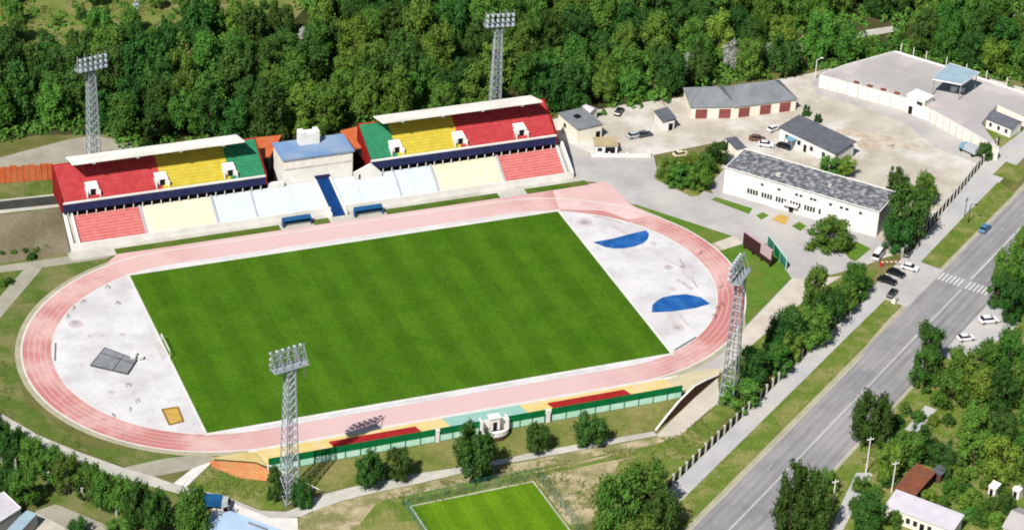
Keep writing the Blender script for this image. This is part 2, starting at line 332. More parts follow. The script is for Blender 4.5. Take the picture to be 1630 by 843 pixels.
sheet('upper_path', [(-60, 428), (0, 423), (87, 411), (167, 399), (190, 404), (165, 412), (87, 423), (0, 434), (-60, 440)], 4, 'greypath')
sheet('side_path', [(-60, 545), (0, 472), (38, 429), (66, 426), (64, 431), (0, 506), (-60, 580)], 5, 'greypath')
sheet('shrub_bed', [(-60, 441), (0, 435), (37, 429), (0, 470), (-60, 530)], 3, 'olive')
sheet('lower_path', [(-80, 622), (0, 657), (61, 692), (123, 718), (196, 744), (245, 758), (278, 770), (325, 781), (368, 793), (414, 812), (454, 814), (478, 806), (505, 789), (553, 776.5), (586, 769), (666, 753), (732, 743), (820, 726), (847, 719), (924, 706), (1041, 686), (1046, 693), (924, 716), (847, 730), (780, 742), (666, 769), (586, 786), (540, 798), (500, 812), (478, 822), (429, 826), (380, 815), (325, 795), (261, 779), (172, 755), (92, 722), (0, 675), (-80, 636)], 4, 'concrete')
sheet('link_path', [(196, 744), (255, 731), (325, 721), (345, 729), (333, 738), (307, 746), (278, 752), (245, 758)], 5, 'greypath')
sheet('white_ramp', [(276, 769), (307, 745), (335, 735), (333, 740), (296, 775)], 7, 'white_path')
sheet('left_verge', [(333, 742), (296, 777), (368, 792), (414, 811), (450, 812), (445, 770), (400, 764), (360, 752)], 3, 'verge')
sheet('bank_foot', [(500, 812), (540, 798), (586, 786), (666, 769), (780, 743), (924, 717), (1046, 694), (1082, 694), (1130, 655), (1160, 660), (1083, 756), (1050, 790), (905, 843), (880, 860), (560, 860), (480, 843)], 2, 'verge')
sheet('dirt_track', [(500, 812), (540, 799), (586, 787), (666, 770), (780, 745), (924, 717), (1046, 695), (1080, 694), (1040, 708), (940, 727), (800, 756), (640, 790), (560, 806), (500, 830)], 5, 'sandy')
sheet('bare_patch', [(850, 760), (930, 745), (985, 735), (965, 790), (940, 830), (905, 835)], 5, 'sandy')
for i_, (pa, pb, wd_) in enumerate((((850, 752), (1010, 716), .6), ((870, 757), (1010, 727), .7), ((880, 775), (985, 752), .8), ((905, 790), (975, 772), .9), ((700, 765), (850, 742), .5))):
    a_ = G(*pa); b_ = G(*pb); d_ = (b_-a_).normalized(); n_ = Vector((-d_.y, d_.x, 0))*wd_/2
    sheet('wheel_rut', [a_-n_, a_.lerp(b_, .5)-n_*1.6, b_-n_, b_+n_, a_.lerp(b_, .45)+n_*1.3, a_+n_], 6, 'sandy', False)
sheet('green_patch', [(872, 765), (905, 752), (935, 752), (925, 768), (895, 778)], 4, 'lawn')
sheet('yard_tracks', [(1330, 205), (1400, 212), (1470, 236), (1462, 242), (1390, 222), (1332, 214)], 5, 'brown_patch')
sheet('yard_heap_ground', [(1360, 226), (1392, 218), (1420, 228), (1405, 240), (1372, 238)], 6, 'brown_patch')
sheet('bare_corner', [(478, 822), (500, 814), (560, 806), (600, 800), (560, 850), (470, 850)], 5, 'sandy')
sheet('white_apron', [(340, 806), (365, 798), (430, 824), (474, 824), (474, 850), (330, 850), (330, 830)], 6, 'white_path')
sheet('lane_road', [(58, 812), (89, 802), (172, 836), (200, 860), (60, 870), (50, 840)], 4, 'greypath')
sheet('rubble_ground', [(30, 822), (58, 815), (110, 843), (110, 870), (20, 870)], 4, 'dirt')
sheet('tree_strip', [(-60, 660), (0, 676), (92, 723), (172, 756), (261, 780), (330, 797), (335, 850), (200, 860), (90, 802), (0, 760), (-60, 740)], 3, 'olive')

# dirt yard, plaza, lawns on the right
sheet('dirt_yard', [(880, 190), (985, 168), (1085, 155), (1285, 118), (1425, 83), (1700, 160), (1590, 247), (1519, 322), (1440, 400), (1395, 330), (1320, 245), (1180, 235), (1150, 225), (1040, 247), (940, 250), (900, 260)], 3, 'dirt')
sheet('yard_slab', [(1288, 122), (1350, 140), (1436, 160), (1480, 185), (1534, 212), (1590, 244), (1560, 262), (1500, 240), (1430, 190), (1350, 165), (1300, 150)], 4, 'plaza')
sheet('plaza', [(893, 222), (945, 246), (1040, 247), (1050, 285), (1140, 310), (1280, 355), (1390, 392), (1404, 412), (1370, 425), (1290, 446), (1262, 470), (1184, 540), (1146, 588), (1110, 604), (1078, 626), (1020, 610), (1160, 520), (1165, 440), (1100, 370), (1005, 325), (965, 292), (900, 285)], 4, 'plaza')
sheet('hall_forecourt', [(1128, 300), (1150, 262), (1200, 290), (1404, 384), (1404, 412), (1390, 396), (1280, 358), (1140, 312)], 4, 'plaza')
sheet('hall_yard', [(1150, 262), (1150, 226), (1180, 233), (1320, 246), (1395, 330), (1440, 402), (1400, 412)], 3, 'dirt')
sheet('side_lane', [(1262, 443), (1340, 440), (1290, 470), (1184, 560), (1140, 600), (1162, 548), (1184, 525)], 6, 'palepath')
sheet('planting_bed', [(1270, 462), (1350, 430), (1400, 430), (1312, 536), (1215, 634), (1160, 660), (1130, 652), (1146, 604), (1184, 566)], 3, 'verge')
sheet('corner_lawn', [(1003, 325), (1013, 326), (1166, 376), (1127, 390), (1090, 368), (1050, 345)], 6, 'lawn')
sheet('mast_lawn', [(1140, 401), (1183, 388), (1223, 388), (1260, 443), (1187, 519), (1184, 480), (1176, 445), (1160, 420)], 6, 'lawn')
sheet('lawn_path', [(1127, 390), (1166, 376), (1180, 384), (1183, 389), (1140, 402)], 5, 'palepath')
sheet('bush_bed', [(1042, 285), (1048, 255), (1140, 262), (1152, 270), (1112, 312), (1100, 313)], 5, 'verge')
sheet('hall_lawn', [(1132, 318), (1140, 314), (1198, 332), (1192, 341)], 6, 'lawn')
sheet('small_lawn', [(1203, 343), (1214, 338), (1224, 343), (1212, 350)], 6, 'lawn')
sheet('flower_bed', [(1228, 350), (1240, 341), (1256, 345), (1250, 358)], 6, 'sand')
sheet('end_lawn', [(1260, 360), (1272, 353), (1284, 360), (1274, 368)], 6, 'lawn')
sheet('bush_lawn', [(1340, 398), (1362, 384), (1386, 396), (1362, 416), (1352, 412)], 6, 'lawn')

# ------------------------------------------------------------------ road, in its own frame (s along, o to the left of the centre line)
RO = Vector((38.53, -99.58, 0)); RDIR = Vector((0.8018, 0.5976, 0)); RN = Vector((-0.5976, 0.8018, 0))
def RD(s_, o_, z=0): return RO+RDIR*s_+RN*o_+Vector((0, 0, z))
def strip(name, s0, s1, o0, o1, lev, m): return sheet(name, [RD(s0, o0), RD(s1, o0), RD(s1, o1), RD(s0, o1)], lev, m, False)
strip('far_side_grass', -300, 500, -90, -7.9, 2, 'verge')
strip('pavement', -200, 124, 13.0, 17.3, 6, 'pavement')
sheet('upper_pavement', [RD(100, 13.2), RD(500, 17), RD(500, 27), RD(214, 23), RD(159, 19.6), RD(124, 17.3), RD(100, 17.3)], 5, 'pavement', False)
strip('gutter', -300, 500, 5.8, 8.6, 4, 'sandy_kerb')
strip('road', -300, 500, -7.9, 6.3, 6, 'asphalt')
strip('widened_road', 78, 500, 6.2, 7.3, 5, 'asphalt')
strip('verge', -200, 82, 7.8, 13.05, 7, 'verge')
sheet('verge_tip', [RD(82, 7.9), RD(85, 8.1), RD(103, 8.9), RD(104, 13.0), RD(82, 13.05)], 7, 'verge', False)
sheet('upper_verge', [RD(124.8, 8.4), RD(172, 8.4), RD(175, 14.3), RD(150, 14.0), RD(125, 13.5)], 7, 'verge', False)
sheet('road_end_lawn', [RD(178, 10), RD(186, 9.5), RD(187, 17), RD(178, 17)], 7, 'verge', False)
sheet('forecourt', [RD(103.2, 7.2), RD(124.6, 7.2), RD(125, 18), RD(103.5, 18)], 7, 'plaza', False)
strip('far_kerb', -200, 92, -8.7, -7.85, 7, 'sandy_kerb')
sheet('parking_bay', [RD(88, -7.9), RD(128, -7.9), RD(122, -13.5), RD(112, -17.5), RD(100, -16), RD(88, -12)], 5, 'pavement', False)
mk = MB()
for o_ in (-0.12,): mk.flat([RD(-200, o_), RD(118.6, o_), RD(118.6, o_+0.24), RD(-200, o_+0.24)], 0.1)
mk.flat([RD(124.5, -0.12), RD(400, -0.12), RD(400, 0.2), RD(124.5, 0.2)], 0.1)
mk.build('centre_line', 'paint')['kind'] = 'structure'
mk = MB()
for i in range(-20, 40):
    for o_, s_off in ((3.55, 0.8), (-3.5, 7.0)):
        s_ = s_off+8*i
        if 112 < s_ < 125: continue
        mk.flat([RD(s_-1.1, o_-0.1), RD(s_+1.1, o_-0.1), RD(s_+1.1, o_+0.1), RD(s_-1.1, o_+0.1)], 0.1)
mk.build('lane_markings', 'paint_worn')['kind'] = 'structure'
mk = MB()
for i in range(13):
    o_ = -5.9+i*1.02
    if abs(o_) < 0.3: continue
    mk.flat([RD(119.6, o_), RD(123.6, o_), RD(123.6, o_+0.5), RD(119.6, o_+0.5)], 0.108)
mk.build('crosswalk_markings', 'paint')['kind'] = 'structure'
mk = MB()
mk.box(-300, 500, 5.98, 6.24, 0.0, 0.13, lambda x, y, z: tuple(RD(x, y, z)) if True else None)
kb = MB()
for s0, s1, o_ in ((-200, 78, 6.34), (124, 172, 7.4)):
    kb.box(s0, s1, o_, o_+0.22, 0, 0.13, lambda x, y, z: tuple(RD(x, y, z)))
kb.box(-200, 88, -8.15, -7.93, 0, 0.13, lambda x, y, z: tuple(RD(x, y, z)))
kb.build('road_kerb', 'concrete')['kind'] = 'structure'

# ------------------------------------------------------------------ running track, aprons, pitch
CX = 42.56; CXO = -0.52; YO = 0.25
def stadium(r, n=48, ys=(None, None)):
    P = []
    for k in range(n+1):
        a = -math.pi/2+math.pi*k/n; P.append((CXO+CX+r*math.cos(a), r*math.sin(a)))
    for k in range(n+1):
        a = math.pi/2+math.pi*k/n; P.append((CXO-CX+r*math.cos(a), r*math.sin(a)))
    return P
def ring(mb, ra, rb, z):
    A = stadium(ra); B = stadium(rb); n = len(A)
    mb.add([(x, y, z) for x, y in A]+[(x, y, z) for x, y in B], [(i, (i+1) % n, n+(i+1) % n, n+i)[::-1] for i in range(n)])
sheet('track_shoulder', stadium(44.6), 5, 'sandy_kerb', False)
sheet('running_track', stadium(43.1), 8, 'track', False)
sheet('far_straight', [(-58.5, 41.2), (-55, 44.8), (57, 44.8), (62, 40), (43, 36.5), (-44, 36.5)], 9, 'track', False)
sheet('sprint_apron', [(880, 304), (942, 293), (963, 289), (990, 311), (1004, 326), (1040, 344), (1000, 350), (960, 336), (890, 334)], 10, 'straight')
lm = MB()
for k in range(1, 5): ring(lm, 36.5+1.3*k-0.07, 36.5+1.3*k+0.07, 0.13)
lm.build('lane_lines', 'lane')['kind'] = 'structure'
sheet('infield_apron', stadium(36.5), 12, 'apron', False)
lm = MB(); ring(lm, 36.3, 36.62, 0.165); ring(lm, 42.95, 43.35, 0.14); lm.build('track_kerb', 'white_path')['kind'] = 'structure'
sheet('pitch_margin', [(-55.0, -35.2), (55.0, -35.2), (55.0, 35.2), (-55.0, 35.2)], 14, 'white_path', False)
sheet('football_pitch', [(-54.4, -34.3), (54.35, -34.3), (54.35, 34.3), (-54.4, 34.3)], 16, 'pitch', False)
sheet('far_straight_foot', [(-66, 44.8), (66, 44.8), (66, 50), (-66, 50)], 6, 'concrete', False)
sheet('near_foot_strip', [(-48, -44.2), (52, -44.2), (52, -43.1), (-48, -43.1)], 9, 'white_path', False)
for nm, pts in (('lower_blue_apron', [(1037.5, 498), (1038.5, 486), (1046, 479), (1054.6, 474), (1072, 470.5), (1092.5, 469), (1115, 473.7), (1130.5, 484), (1107.7, 490.8), (1069.8, 496.5)]),
                ('upper_blue_apron', [(943.8, 386.4), (975, 380.7), (1000, 374), (1028, 367.4), (1033, 373), (1031, 381), (1024, 388), (1010, 393), (994, 396), (978, 396.5), (963.5, 394)])):
    sheet(nm, pts, 16, 'blue_apron')
# run-ups, throwing circles and worn spots on the aprons
def disc(px, py, r, n=16): 
    c = G(px, py); return [(c.x+r*math.cos(2*math.pi*i/n), c.y+r*math.sin(2*math.pi*i/n)) for i in range(n)]
def stroke(a, b, wd):
    a = G(*a); b = G(*b); d = (b-a).normalized(); n = Vector((-d.y, d.x, 0))*wd/2; return [a-n, b-n, b+n, a+n]
st = MB()
for a, b, wd in (((1030, 394), (1058, 414), .35), ((1058, 414), (1082, 424), .4), ((1085, 430), (1111, 459), .45), ((1078, 445), (1102, 461), 1.2), ((950, 345), (990, 355), .4), ((975, 360), (1000, 373), 1.2), ((1062, 500), (1078, 520), .9), ((1080, 500), (1096, 518), .5)):
    st.flat(stroke(a, b, wd), 0.175)
for p in ((930, 354, 1.9), (1078, 521, 1.7), (1064, 426, 1.2), (1090, 424, 1.6), (1105, 434, .8), (1040, 388, 0.9), (1002, 406, .5), (1070, 460, .9), (120, 516, 1.7), (195, 533, .7), (177, 625, .8), (130, 583, .5), (143, 536, .7), (162, 535, .6)):
    st.flat(disc(*p), 0.178+0.002*p[2])
st.build('worn_ground', 'stain')['kind'] = 'structure'
st = MB()
for a, b, wd in (((945, 345), (962, 347), .3), ((962, 347), (990, 356), .3), ((1082, 414), (1090, 424), .5), ((1100, 440), (1110, 458), .3)):
    st.flat(stroke(a, b, wd), 0.19)
for p in ((931, 355, 1.0), (1078, 522, .8), (119, 514, .8), (1087, 425, .7), (1063, 425, .5)): st.flat(disc(*p), 0.196)
st.build('scuffed_ground', 'darkstain')['kind'] = 'structure'

# second, small pitch
A2, B2 = G(655, 806), G(848, 767); Cc = G(905, 843); D2 = A2+(Cc-B2)
e1, e2 = (B2-A2), (Cc-B2)
def P2(u, v): return A2+e1*u+e2*v
sheet('training_pitch_edge', [P2(-.012, -.02), P2(1.012, -.02), P2(1.012, 2), P2(-.012, 2)], 6, 'concrete', False)
sheet('training_pitch', [P2(0, 0), P2(1, 0), P2(1, 2), P2(0, 2)], 8, 'pitch_small', False)

# ------------------------------------------------------------------ main stands
def steps(x0, x1, y0, z0, y1, z1, n):
    m = MB(); dy = (y1-y0)/n; dz = (z1-z0)/n
    for i in range(n):
        ya = y0+i*dy; yb = ya+dy; za = z0+i*dz; zb = za+dz
        m.quad((x0, ya, za), (x1, ya, za), (x1, ya, zb), (x0, ya, zb))
        m.quad((x0, ya, zb), (x1, ya, zb), (x1, yb, zb), (x0, yb, zb))
    return m
def benches(x0, x1, y0, z0, y1, z1, n, gaps=()):
    """rows of backed seats standing on the steps"""
    m = MB(); dy = (y1-y0)/n; dz = (z1-z0)/n
    xs = [x0+0.15]+[g for gp in gaps for g in (gp[0], gp[1])]+[x1-0.15]
    for i in range(n):
        ya = y0+i*dy; zb = z0+(i+1)*dz
        for k in range(0, len(xs), 2):
            if xs[k+1]-xs[k] < 0.5: continue
            m.box(xs[k], xs[k+1], ya+dy*0.5, ya+dy*0.86, zb-.02, zb+0.27)
    return m
LY0, LZ0, LY1, LZ1 = 49.6, 1.0, 57.8, 5.8
UY0, UZ0, UY1, UZ1 = 56.6, 8.7, 66.0, 14.4
LYE = 57.0
def lz(y): return LZ0+(y-LY0)*(LZ1-LZ0)/(LY1-LY0)
def uz(y): return UZ0+(y-UY0)*(UZ1-UZ0)/(UY1-UY0)
def stand(sx, name_side, label):
    """one covered grandstand; sx=-1 left of the commentary building, +1 right"""
    t = thing('grandstand', (sx*38.5, 50, 0), label, 'grandstand', 'covered grandstands beside the commentary building')
    off = t.location
    def B(mb, n, m, par=t):
        mb.v = [(x-off.x, y-off.y, z) for x, y, z in mb.v]; return mb.build(n, m, par)
    X = lambda a, b: (min(sx*a, sx*b), max(sx*a, sx*b))
    # lower terrace: outer red, cream, then white next to the middle
    for a, b, m, n, lb in ((46.3, 62.6, 'seat_pale_red', 'lower_seating', 'faded red lower rows'), (28.5, 46.3, 'seat_cream', 'lower_seating', 'cream lower rows'), (8.6, 28.5, 'seat_white', 'lower_seating', 'bluish white lower rows')):
        x0, x1 = X(a, b); k = steps(x0, x1, LY0, LZ0, LYE, lz(LYE), 26 if m == 'seat_white' else 22 if m == 'seat_cream' else 10)
        k2 = MB()
        o = B(k, n, m); o['label'] = lb
    x0, x1 = X(8.6, 64.8)
    k = MB(); k.box(x0, x1, LY0-0.25, LY0-0.002, 0, LZ0+0.9); B(k, 'front_wall', 'white')
    for a in (18.6, 28.5, 46.3):
        w_ = .3 if a > 20 else .16; k = MB(); x0, x1 = X(a-w_, a+w_); n_ = 18
        k.add(steps(x0, x1, LY0-.02, LZ0+.3, LYE, lz(LYE)+.3, n_).v, steps(x0, x1, LY0, LZ0, LYE, lz(LYE), n_).f); B(k, 'aisle', 'aisle_grey')
    # outer stair wall that follows the slope
    for xa, xb, h in ((62.65, 63.1, 0.9), (64.2, 64.9, 0.7)):
        xa, xb = X(xa, xb); k = MB()
        k.add([(xa, LY0-.2, 0), (xb, LY0-.2, 0), (xb, LY1, 0), (xa, LY1, 0), (xa, LY0-.2, LZ0+h), (xb, LY0-.2, LZ0+h), (xb, LY1, LZ1+h), (xa, LY1, LZ1+h)], [(0, 1, 5, 4), (1, 2, 6, 5), (2, 3, 7, 6), (3, 0, 4, 7), (4, 5, 6, 7)])
        B(k, 'stair_wall', 'white')
    xa, xb = X(63.1, 64.2); B(steps(xa, xb, LY0-.2, 0.2, LY1, LZ1, 14), 'outer_stair', 'concrete')
    # body below the upper tier
    XI, XE = (14.7, 65.0) if sx < 0 else (12.4, 62.4)
    x0, x1 = X(XI, XE)
    k = MB(); k.box(x0+.2, x1-.2, LYE+.01, LY1, lz(LYE)-.3, lz(LYE)-.02); k.box(x0+.2, x1-.2, 57.5, 57.7, lz(LYE), 6.8); B(k, 'concourse', 'dark')  # shadow under the overhang is put into the dark floor and wall colour
    k = MB(); k.box(x0+.3, x1-.3, LY1+.01, UY1, 0, 7.0); B(k, 'rear_block', 'red_wall')
    k = MB(); k.box(x0, x1, UY0-.35, UY0+.0, 6.95, 9.05); B(k, 'balcony_front', 'navy')
    k = MB(); k.box(x0, x1, UY0-.42, UY0-.02, 9.053, 9.45); B(k, 'parapet_rim', 'white')
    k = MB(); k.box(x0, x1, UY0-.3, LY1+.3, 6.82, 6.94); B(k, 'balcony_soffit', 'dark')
    n = 22
    for i in range(n):
        xx = x0+1.2+(x1-x0-2.4)*i/(n-1)
        k = MB(); k.box(xx-.1, xx+.1, UY0-.1, UY0+.1, lz(UY0)-.015, 6.815); B(k, 'support_post', 'white')
    # upper tier: red outside the second vomitory, yellow, then green next to the middle
    vx = [57.0, 39.6 if sx < 0 else 36.9, 22.7 if sx < 0 else 19.9]
    vx = [57.2, 40.2, 23.2] if sx < 0 else [53.4, 36.8, 19.9]
    for a, b, m, lb in ((vx[1], XE, 'seat_red', 'red upper rows'), (vx[2], vx[1], 'seat_yellow', 'yellow upper rows'), (XI, vx[2], 'seat_green', 'green upper rows')):
        a0, a1 = X(a, b); k = steps(a0, a1, UY0, UZ0, UY1, UZ1, 12)
        gp = [tuple(sorted((sx*v-1.9, sx*v+1.9))) for v in vx]
        gg = [(max(a0+.1, g[0]), min(a1-.1, g[1])) for g in sorted(gp) if g[1] > a0 and g[0] < a1]
        k2 = benches(a0, a1, UY0, UZ0, UY1, UZ1, 12, gg); k.add(k2.v, k2.f)
        o = B(k, 'upper_seating', m); o['label'] = lb
    for v in vx:
        c = sx*v; ya, yb = 58.0, 60.9; zt = uz(yb)+.55
        k = MB(); 
        k.add([(c-1.45, ya, uz(ya)-.6), (c+1.45, ya, uz(ya)-.6), (c+1.45, yb, uz(yb)-.6), (c-1.45, yb, uz(yb)-.6), (c-1.45, ya, zt-.5), (c+1.45, ya, zt-.5), (c+1.45, yb, zt), (c-1.45, yb, zt)], [(0, 1, 5, 4), (1, 2, 6, 5), (2, 3, 7, 6), (3, 0, 4, 7), (4, 5, 6, 7)])
        k.box(c-1.68, c-1.452, ya-.9, yb-.6, uz(ya)-.8, zt-.9); k.box(c+1.452, c+1.68, ya-.9, yb-.6, uz(ya)-.8, zt-.9)
        o = B(k, 'vomitory', 'white')
        k = MB(); k.box(c-.62, c+.62, ya-.06, ya-.004, uz(ya)+.02, uz(ya)+1.75); k.v = [(x-off.x, y-off.y, z) for x, y, z in k.v]; k.build('doorway', 'dark', o)
    # side walls, back wall
    for a in (XE, XI-.3):
        xa, xb = X(a, a+.3)
        k = MB(); k.add([(xa, UY0-.4, 6.9), (xb, UY0-.4, 6.9), (xb, UY1+.3, 6.9), (xa, UY1+.3, 6.9), (xa, UY0-.4, 9.7), (xb, UY0-.4, 9.7), (xb, UY1+.3, 14.9), (xa, UY1+.3, 14.9)], [(0, 1, 5, 4), (1, 2, 6, 5), (2, 3, 7, 6), (3, 0, 4, 7), (4, 5, 6, 7)])
        B(k, 'side_wall', 'dark_red')
    k = MB(); k.box(x0, x1, UY1+.01, UY1+.3, 0, 14.8); B(k, 'back_wall', 'red_wall')
    # cantilever roof, rising to the front
    ra, rb = X(16.3, 59.0) if sx > 0 else X(19.2, 61.8)
    fy, fz, by, bz = 58.9, 18.3, 66.6, 16.2
    k = MB(); k.add([(ra, fy, fz), (rb, fy, fz), (rb, by, bz), (ra, by, bz), (ra, fy, fz-.45), (rb, fy, fz-.45), (rb, by, bz-.2), (ra, by, bz-.2)], [(0, 1, 2, 3), (7, 6, 5, 4), (4, 5, 1, 0), (5, 6, 2, 1), (6, 7, 3, 2), (7, 4, 0, 3)])
    rf = B(k, 'roof', 'roof_white')
    k = MB(); nb = 10
    for i in range(nb):
        xx = ra+.6+(rb-ra-1.2)*i/(nb-1)
        k.tube((xx, by-.4, bz-.6), (xx, fy+.3, fz-.75), .12, n=4); k.tube((xx, by-.3, 13.6), (xx, by-.3, bz-.1), .16, n=4); k.tube((xx, by-.4, 14.6), (xx, (fy+by)/2, (fz+bz)/2-.7), .1, n=4)
    k.v = [(x-off.x, y-off.y, z) for x, y, z in k.v]; k.build('truss', 'dark', rf)
    k = MB()
    for i in range(4):
        xx = ra+(rb-ra)*(i+.5)/4; k.box(xx-.35, xx+.35, fy+.05, fy+.55, fz-.85, fz-.47)
    k.v = [(x-off.x, y-off.y, z) for x, y, z in k.v]; k.build('floodlight', 'lamp', rf)
    return t
stand(-1, 'left', 'grandstand whose red rows are at its outer left end, green rows beside the commentary building')
stand(1, 'right', 'grandstand whose red rows are at its right end near the yard hut')

# commentary building
t = thing('commentary_building', (-1.5, 57, 0), 'whitish commentary building with blue grey flat roof between the two grandstands', 'building')
def off_build(mb, n, m, par, o): mb.v = [(x-o.x, y-o.y, z-o.z) for x, y, z in mb.v]; return mb.build(n, m, par)
bx = lambda mb, n, m, par=t: off_build(mb, n, m, par, t.location)
k = MB(); k.box(-9.8, 8.0, 57.2, 66.2, 0, 12.3); wallo = bx(k, 'wall', 'box_white')
k = MB(); k.box(-10.2, 8.4, 56.8, 66.4, 12.303, 12.6); k.box(-10.2, 8.4, 56.8, 57.1, 12.603, 12.75); bx(k, 'roof', 'roof_blue')
k = MB(); k.box(-4.0, 1.2, 63, 65.4, 12.603, 15.6); k.box(-4.0, -2.6, 63, 65.4, 15.603, 16.1); k.box(0, 1.2, 63, 65.4, 15.603, 16.1); bx(k, 'roof_house', 'white')
k = MB(); k.box(-9.85, 8.05, 57.12, 57.197, 9.5, 9.72); bx(k, 'string_course', 'concrete')
for i in range(7):
    xx = -9.3+i*2.5; k = MB(); k.box(xx, xx+2.0, 57.14, 57.19, 9.9, 11.6); o = bx(k, 'window', 'door_pale')
# white middle terrace with the covered players' stair
t = thing('middle_terrace', (-1, 50, 0), 'plain white terrace under the commentary building, split by a blue stair', 'terrace')
bx = lambda mb, n, m, par=t: off_build(mb, n, m, par, t.location)
k = steps(-8.55, 8.55, LY0, LZ0, 57.0, lz(57.0), 26); bx(k, 'seating', 'seat_white')
for a, b in ((-8.55, -.1), (2.95, 8.55)):
    k = MB(); k.box(a, b, LY0-.25, LY0-.002, 0, LZ0+.9); bx(k, 'front_wall', 'white')
k = MB(); pr = [(7.9, 4.0), (15.3, 4.0), (15.3, 5.9), (12.4, 8.9), (7.9, 6.9)]
k.add([(x, 55.75, z) for x, z in pr]+[(x, 56.2, z) for x, z in pr], [(0, 1, 2, 3, 4), (9, 8, 7, 6, 5), (1, 6, 7, 2), (2, 7, 8, 3), (3, 8, 9, 4), (4, 9, 5, 0)])
bx(k, 'gable_wall', 'white'); k = MB()
k.box(-13.9, -9.9, 56.5, 57.6, 0, 6.6); bx(k, 'side_pier', 'white')
k = MB(); k.box(9.2, 9.6, 55.69, 55.746, 4.9, 6.3); bx(k, 'doorway', 'dark')
SK = lambda x, y: x+(57-y)*1.35/9
for xa, xb in ((-2.15, -1.7), (1.75, 2.2)):
    k = MB(); P_ = [(y, z) for y, z in ((47.4, 1.0), (49.5, lz(49.5)+.95), (57.1, lz(57.1)+.95))]
    for (y0_, z0_), (y1_, z1_) in zip(P_, P_[1:]):
        k.add([(SK(xa, y0_), y0_, 0), (SK(xb, y0_), y0_, 0), (SK(xb, y1_), y1_, 0), (SK(xa, y1_), y1_, 0), (SK(xa, y0_), y0_, z0_), (SK(xb, y0_), y0_, z0_), (SK(xb, y1_), y1_, z1_), (SK(xa, y1_), y1_, z1_)], [(0, 1, 5, 4), (1, 2, 6, 5), (2, 3, 7, 6), (3, 0, 4, 7), (4, 5, 6, 7)])
    bx(k, 'stair_wall', 'white')
k = steps(-1.7, 1.75, 47.6, .1, 57.0, lz(57)+.55, 26); k.v = [(SK(x, y), y, z) for x, y, z in k.v]; bx(k, 'stair', 'blue')
k = MB(); k.box(-1.9, 1.95, 56.8, 57.11, lz(57)+.6, 6.9); bx(k, 'lintel', 'navy')
# dugouts
def dugout(x0, x1, label):
    t = thing('dugout', ((x0+x1)/2, 46.4, 0), label, 'dugout', 'team dugouts before the terrace'); h = (x1-x0)/2
    k = MB(); k.box(-h, h, .55, .7, 0, 2.0); k.box(-h, -h+.1, -.9, .55, 0, 1.9); k.box(h-.1, h, -.9, .55, 0, 1.9); k.build('shell', 'dugout_blue', t)
    k = MB(); k.add([(-h, -.9, 1.95), (h, -.9, 1.95), (h, .72, 2.15), (-h, .72, 2.15), (-h, -.9, 2.05), (h, -.9, 2.05), (h, .72, 2.25), (-h, .72, 2.25)], [(3, 2, 1, 0), (4, 5, 6, 7), (0, 1, 5, 4), (1, 2, 6, 5), (2, 3, 7, 6), (3, 0, 4, 7)]); k.build('roof', 'dugout_blue', t)
    k = MB(); k.box(-h+.2, h-.2, .0, .5, .4, .5); k.build('bench', 'white', t)
dugout(-13.4, -6.2, 'blue team dugout left of the blue stair'); dugout(5.0, 12.2, 'blue team dugout right of the blue stair')
# grass strips in front of the stands (raised hedge-like turf beds)
for i, (x0, x1, lb) in enumerate(((-55.0, -14.2, 'long grass bed in front of the left grandstand'), (-5.6, -1.6, 'short grass bed between left dugout and blue stair'), (13.2, 43.0, 'grass bed in front of the white rows right of the dugout'), (50.5, 67.0, 'grass bed in front of the red rows of the right grandstand'))):
    k = MB(); k.box(x0, x1, 45.0, 47.2, 0, .3)
    o = k.build('grass_bed', 'bed_grass'); tag(o, lb, 'grass bed', 'grass beds before the stands')
# orange annexes behind the commentary building
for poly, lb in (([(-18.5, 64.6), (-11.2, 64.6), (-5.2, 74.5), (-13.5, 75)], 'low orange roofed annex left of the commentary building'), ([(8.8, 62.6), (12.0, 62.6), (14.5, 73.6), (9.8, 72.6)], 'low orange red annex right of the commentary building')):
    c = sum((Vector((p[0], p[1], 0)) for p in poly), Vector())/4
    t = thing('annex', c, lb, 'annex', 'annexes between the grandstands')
    k = MB(); k.prism([(p[0]-c.x, p[1]-c.y) for p in poly], 0, 9.7); k.build('wall', 'dark', t)  # walls coloured near black to stand in for shade in the gaps
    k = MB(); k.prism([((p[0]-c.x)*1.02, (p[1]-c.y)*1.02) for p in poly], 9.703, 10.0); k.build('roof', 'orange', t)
# orange fence at the left end
_a, _b = G(-70, 297, PZ), G(85, 286, PZ); F0_, L = frame(_a, _b); F = lambda x, y, z: tuple(Vector(F0_(x, y, z))+Vector((0, 0, PZ-.1)))
t = thing('panel_fence', (0, 0, 0), 'orange panel fence running from the left grandstand', 'fence')
k = MB(); n = 16
for i in range(n):
    a = L*i/n; k.box(a+.06, a+L/n-.06, 0.0, .12, .2, 4.6+.25*math.sin(i*2.3), F)
k.build('panel', 'orange', t)
for i in range(n+1):
    k = MB(); a = L*i/n; k.box(a-.055, a+.055, -.12, .2, 0, 4.9, F); k.build('post', 'terra', t)

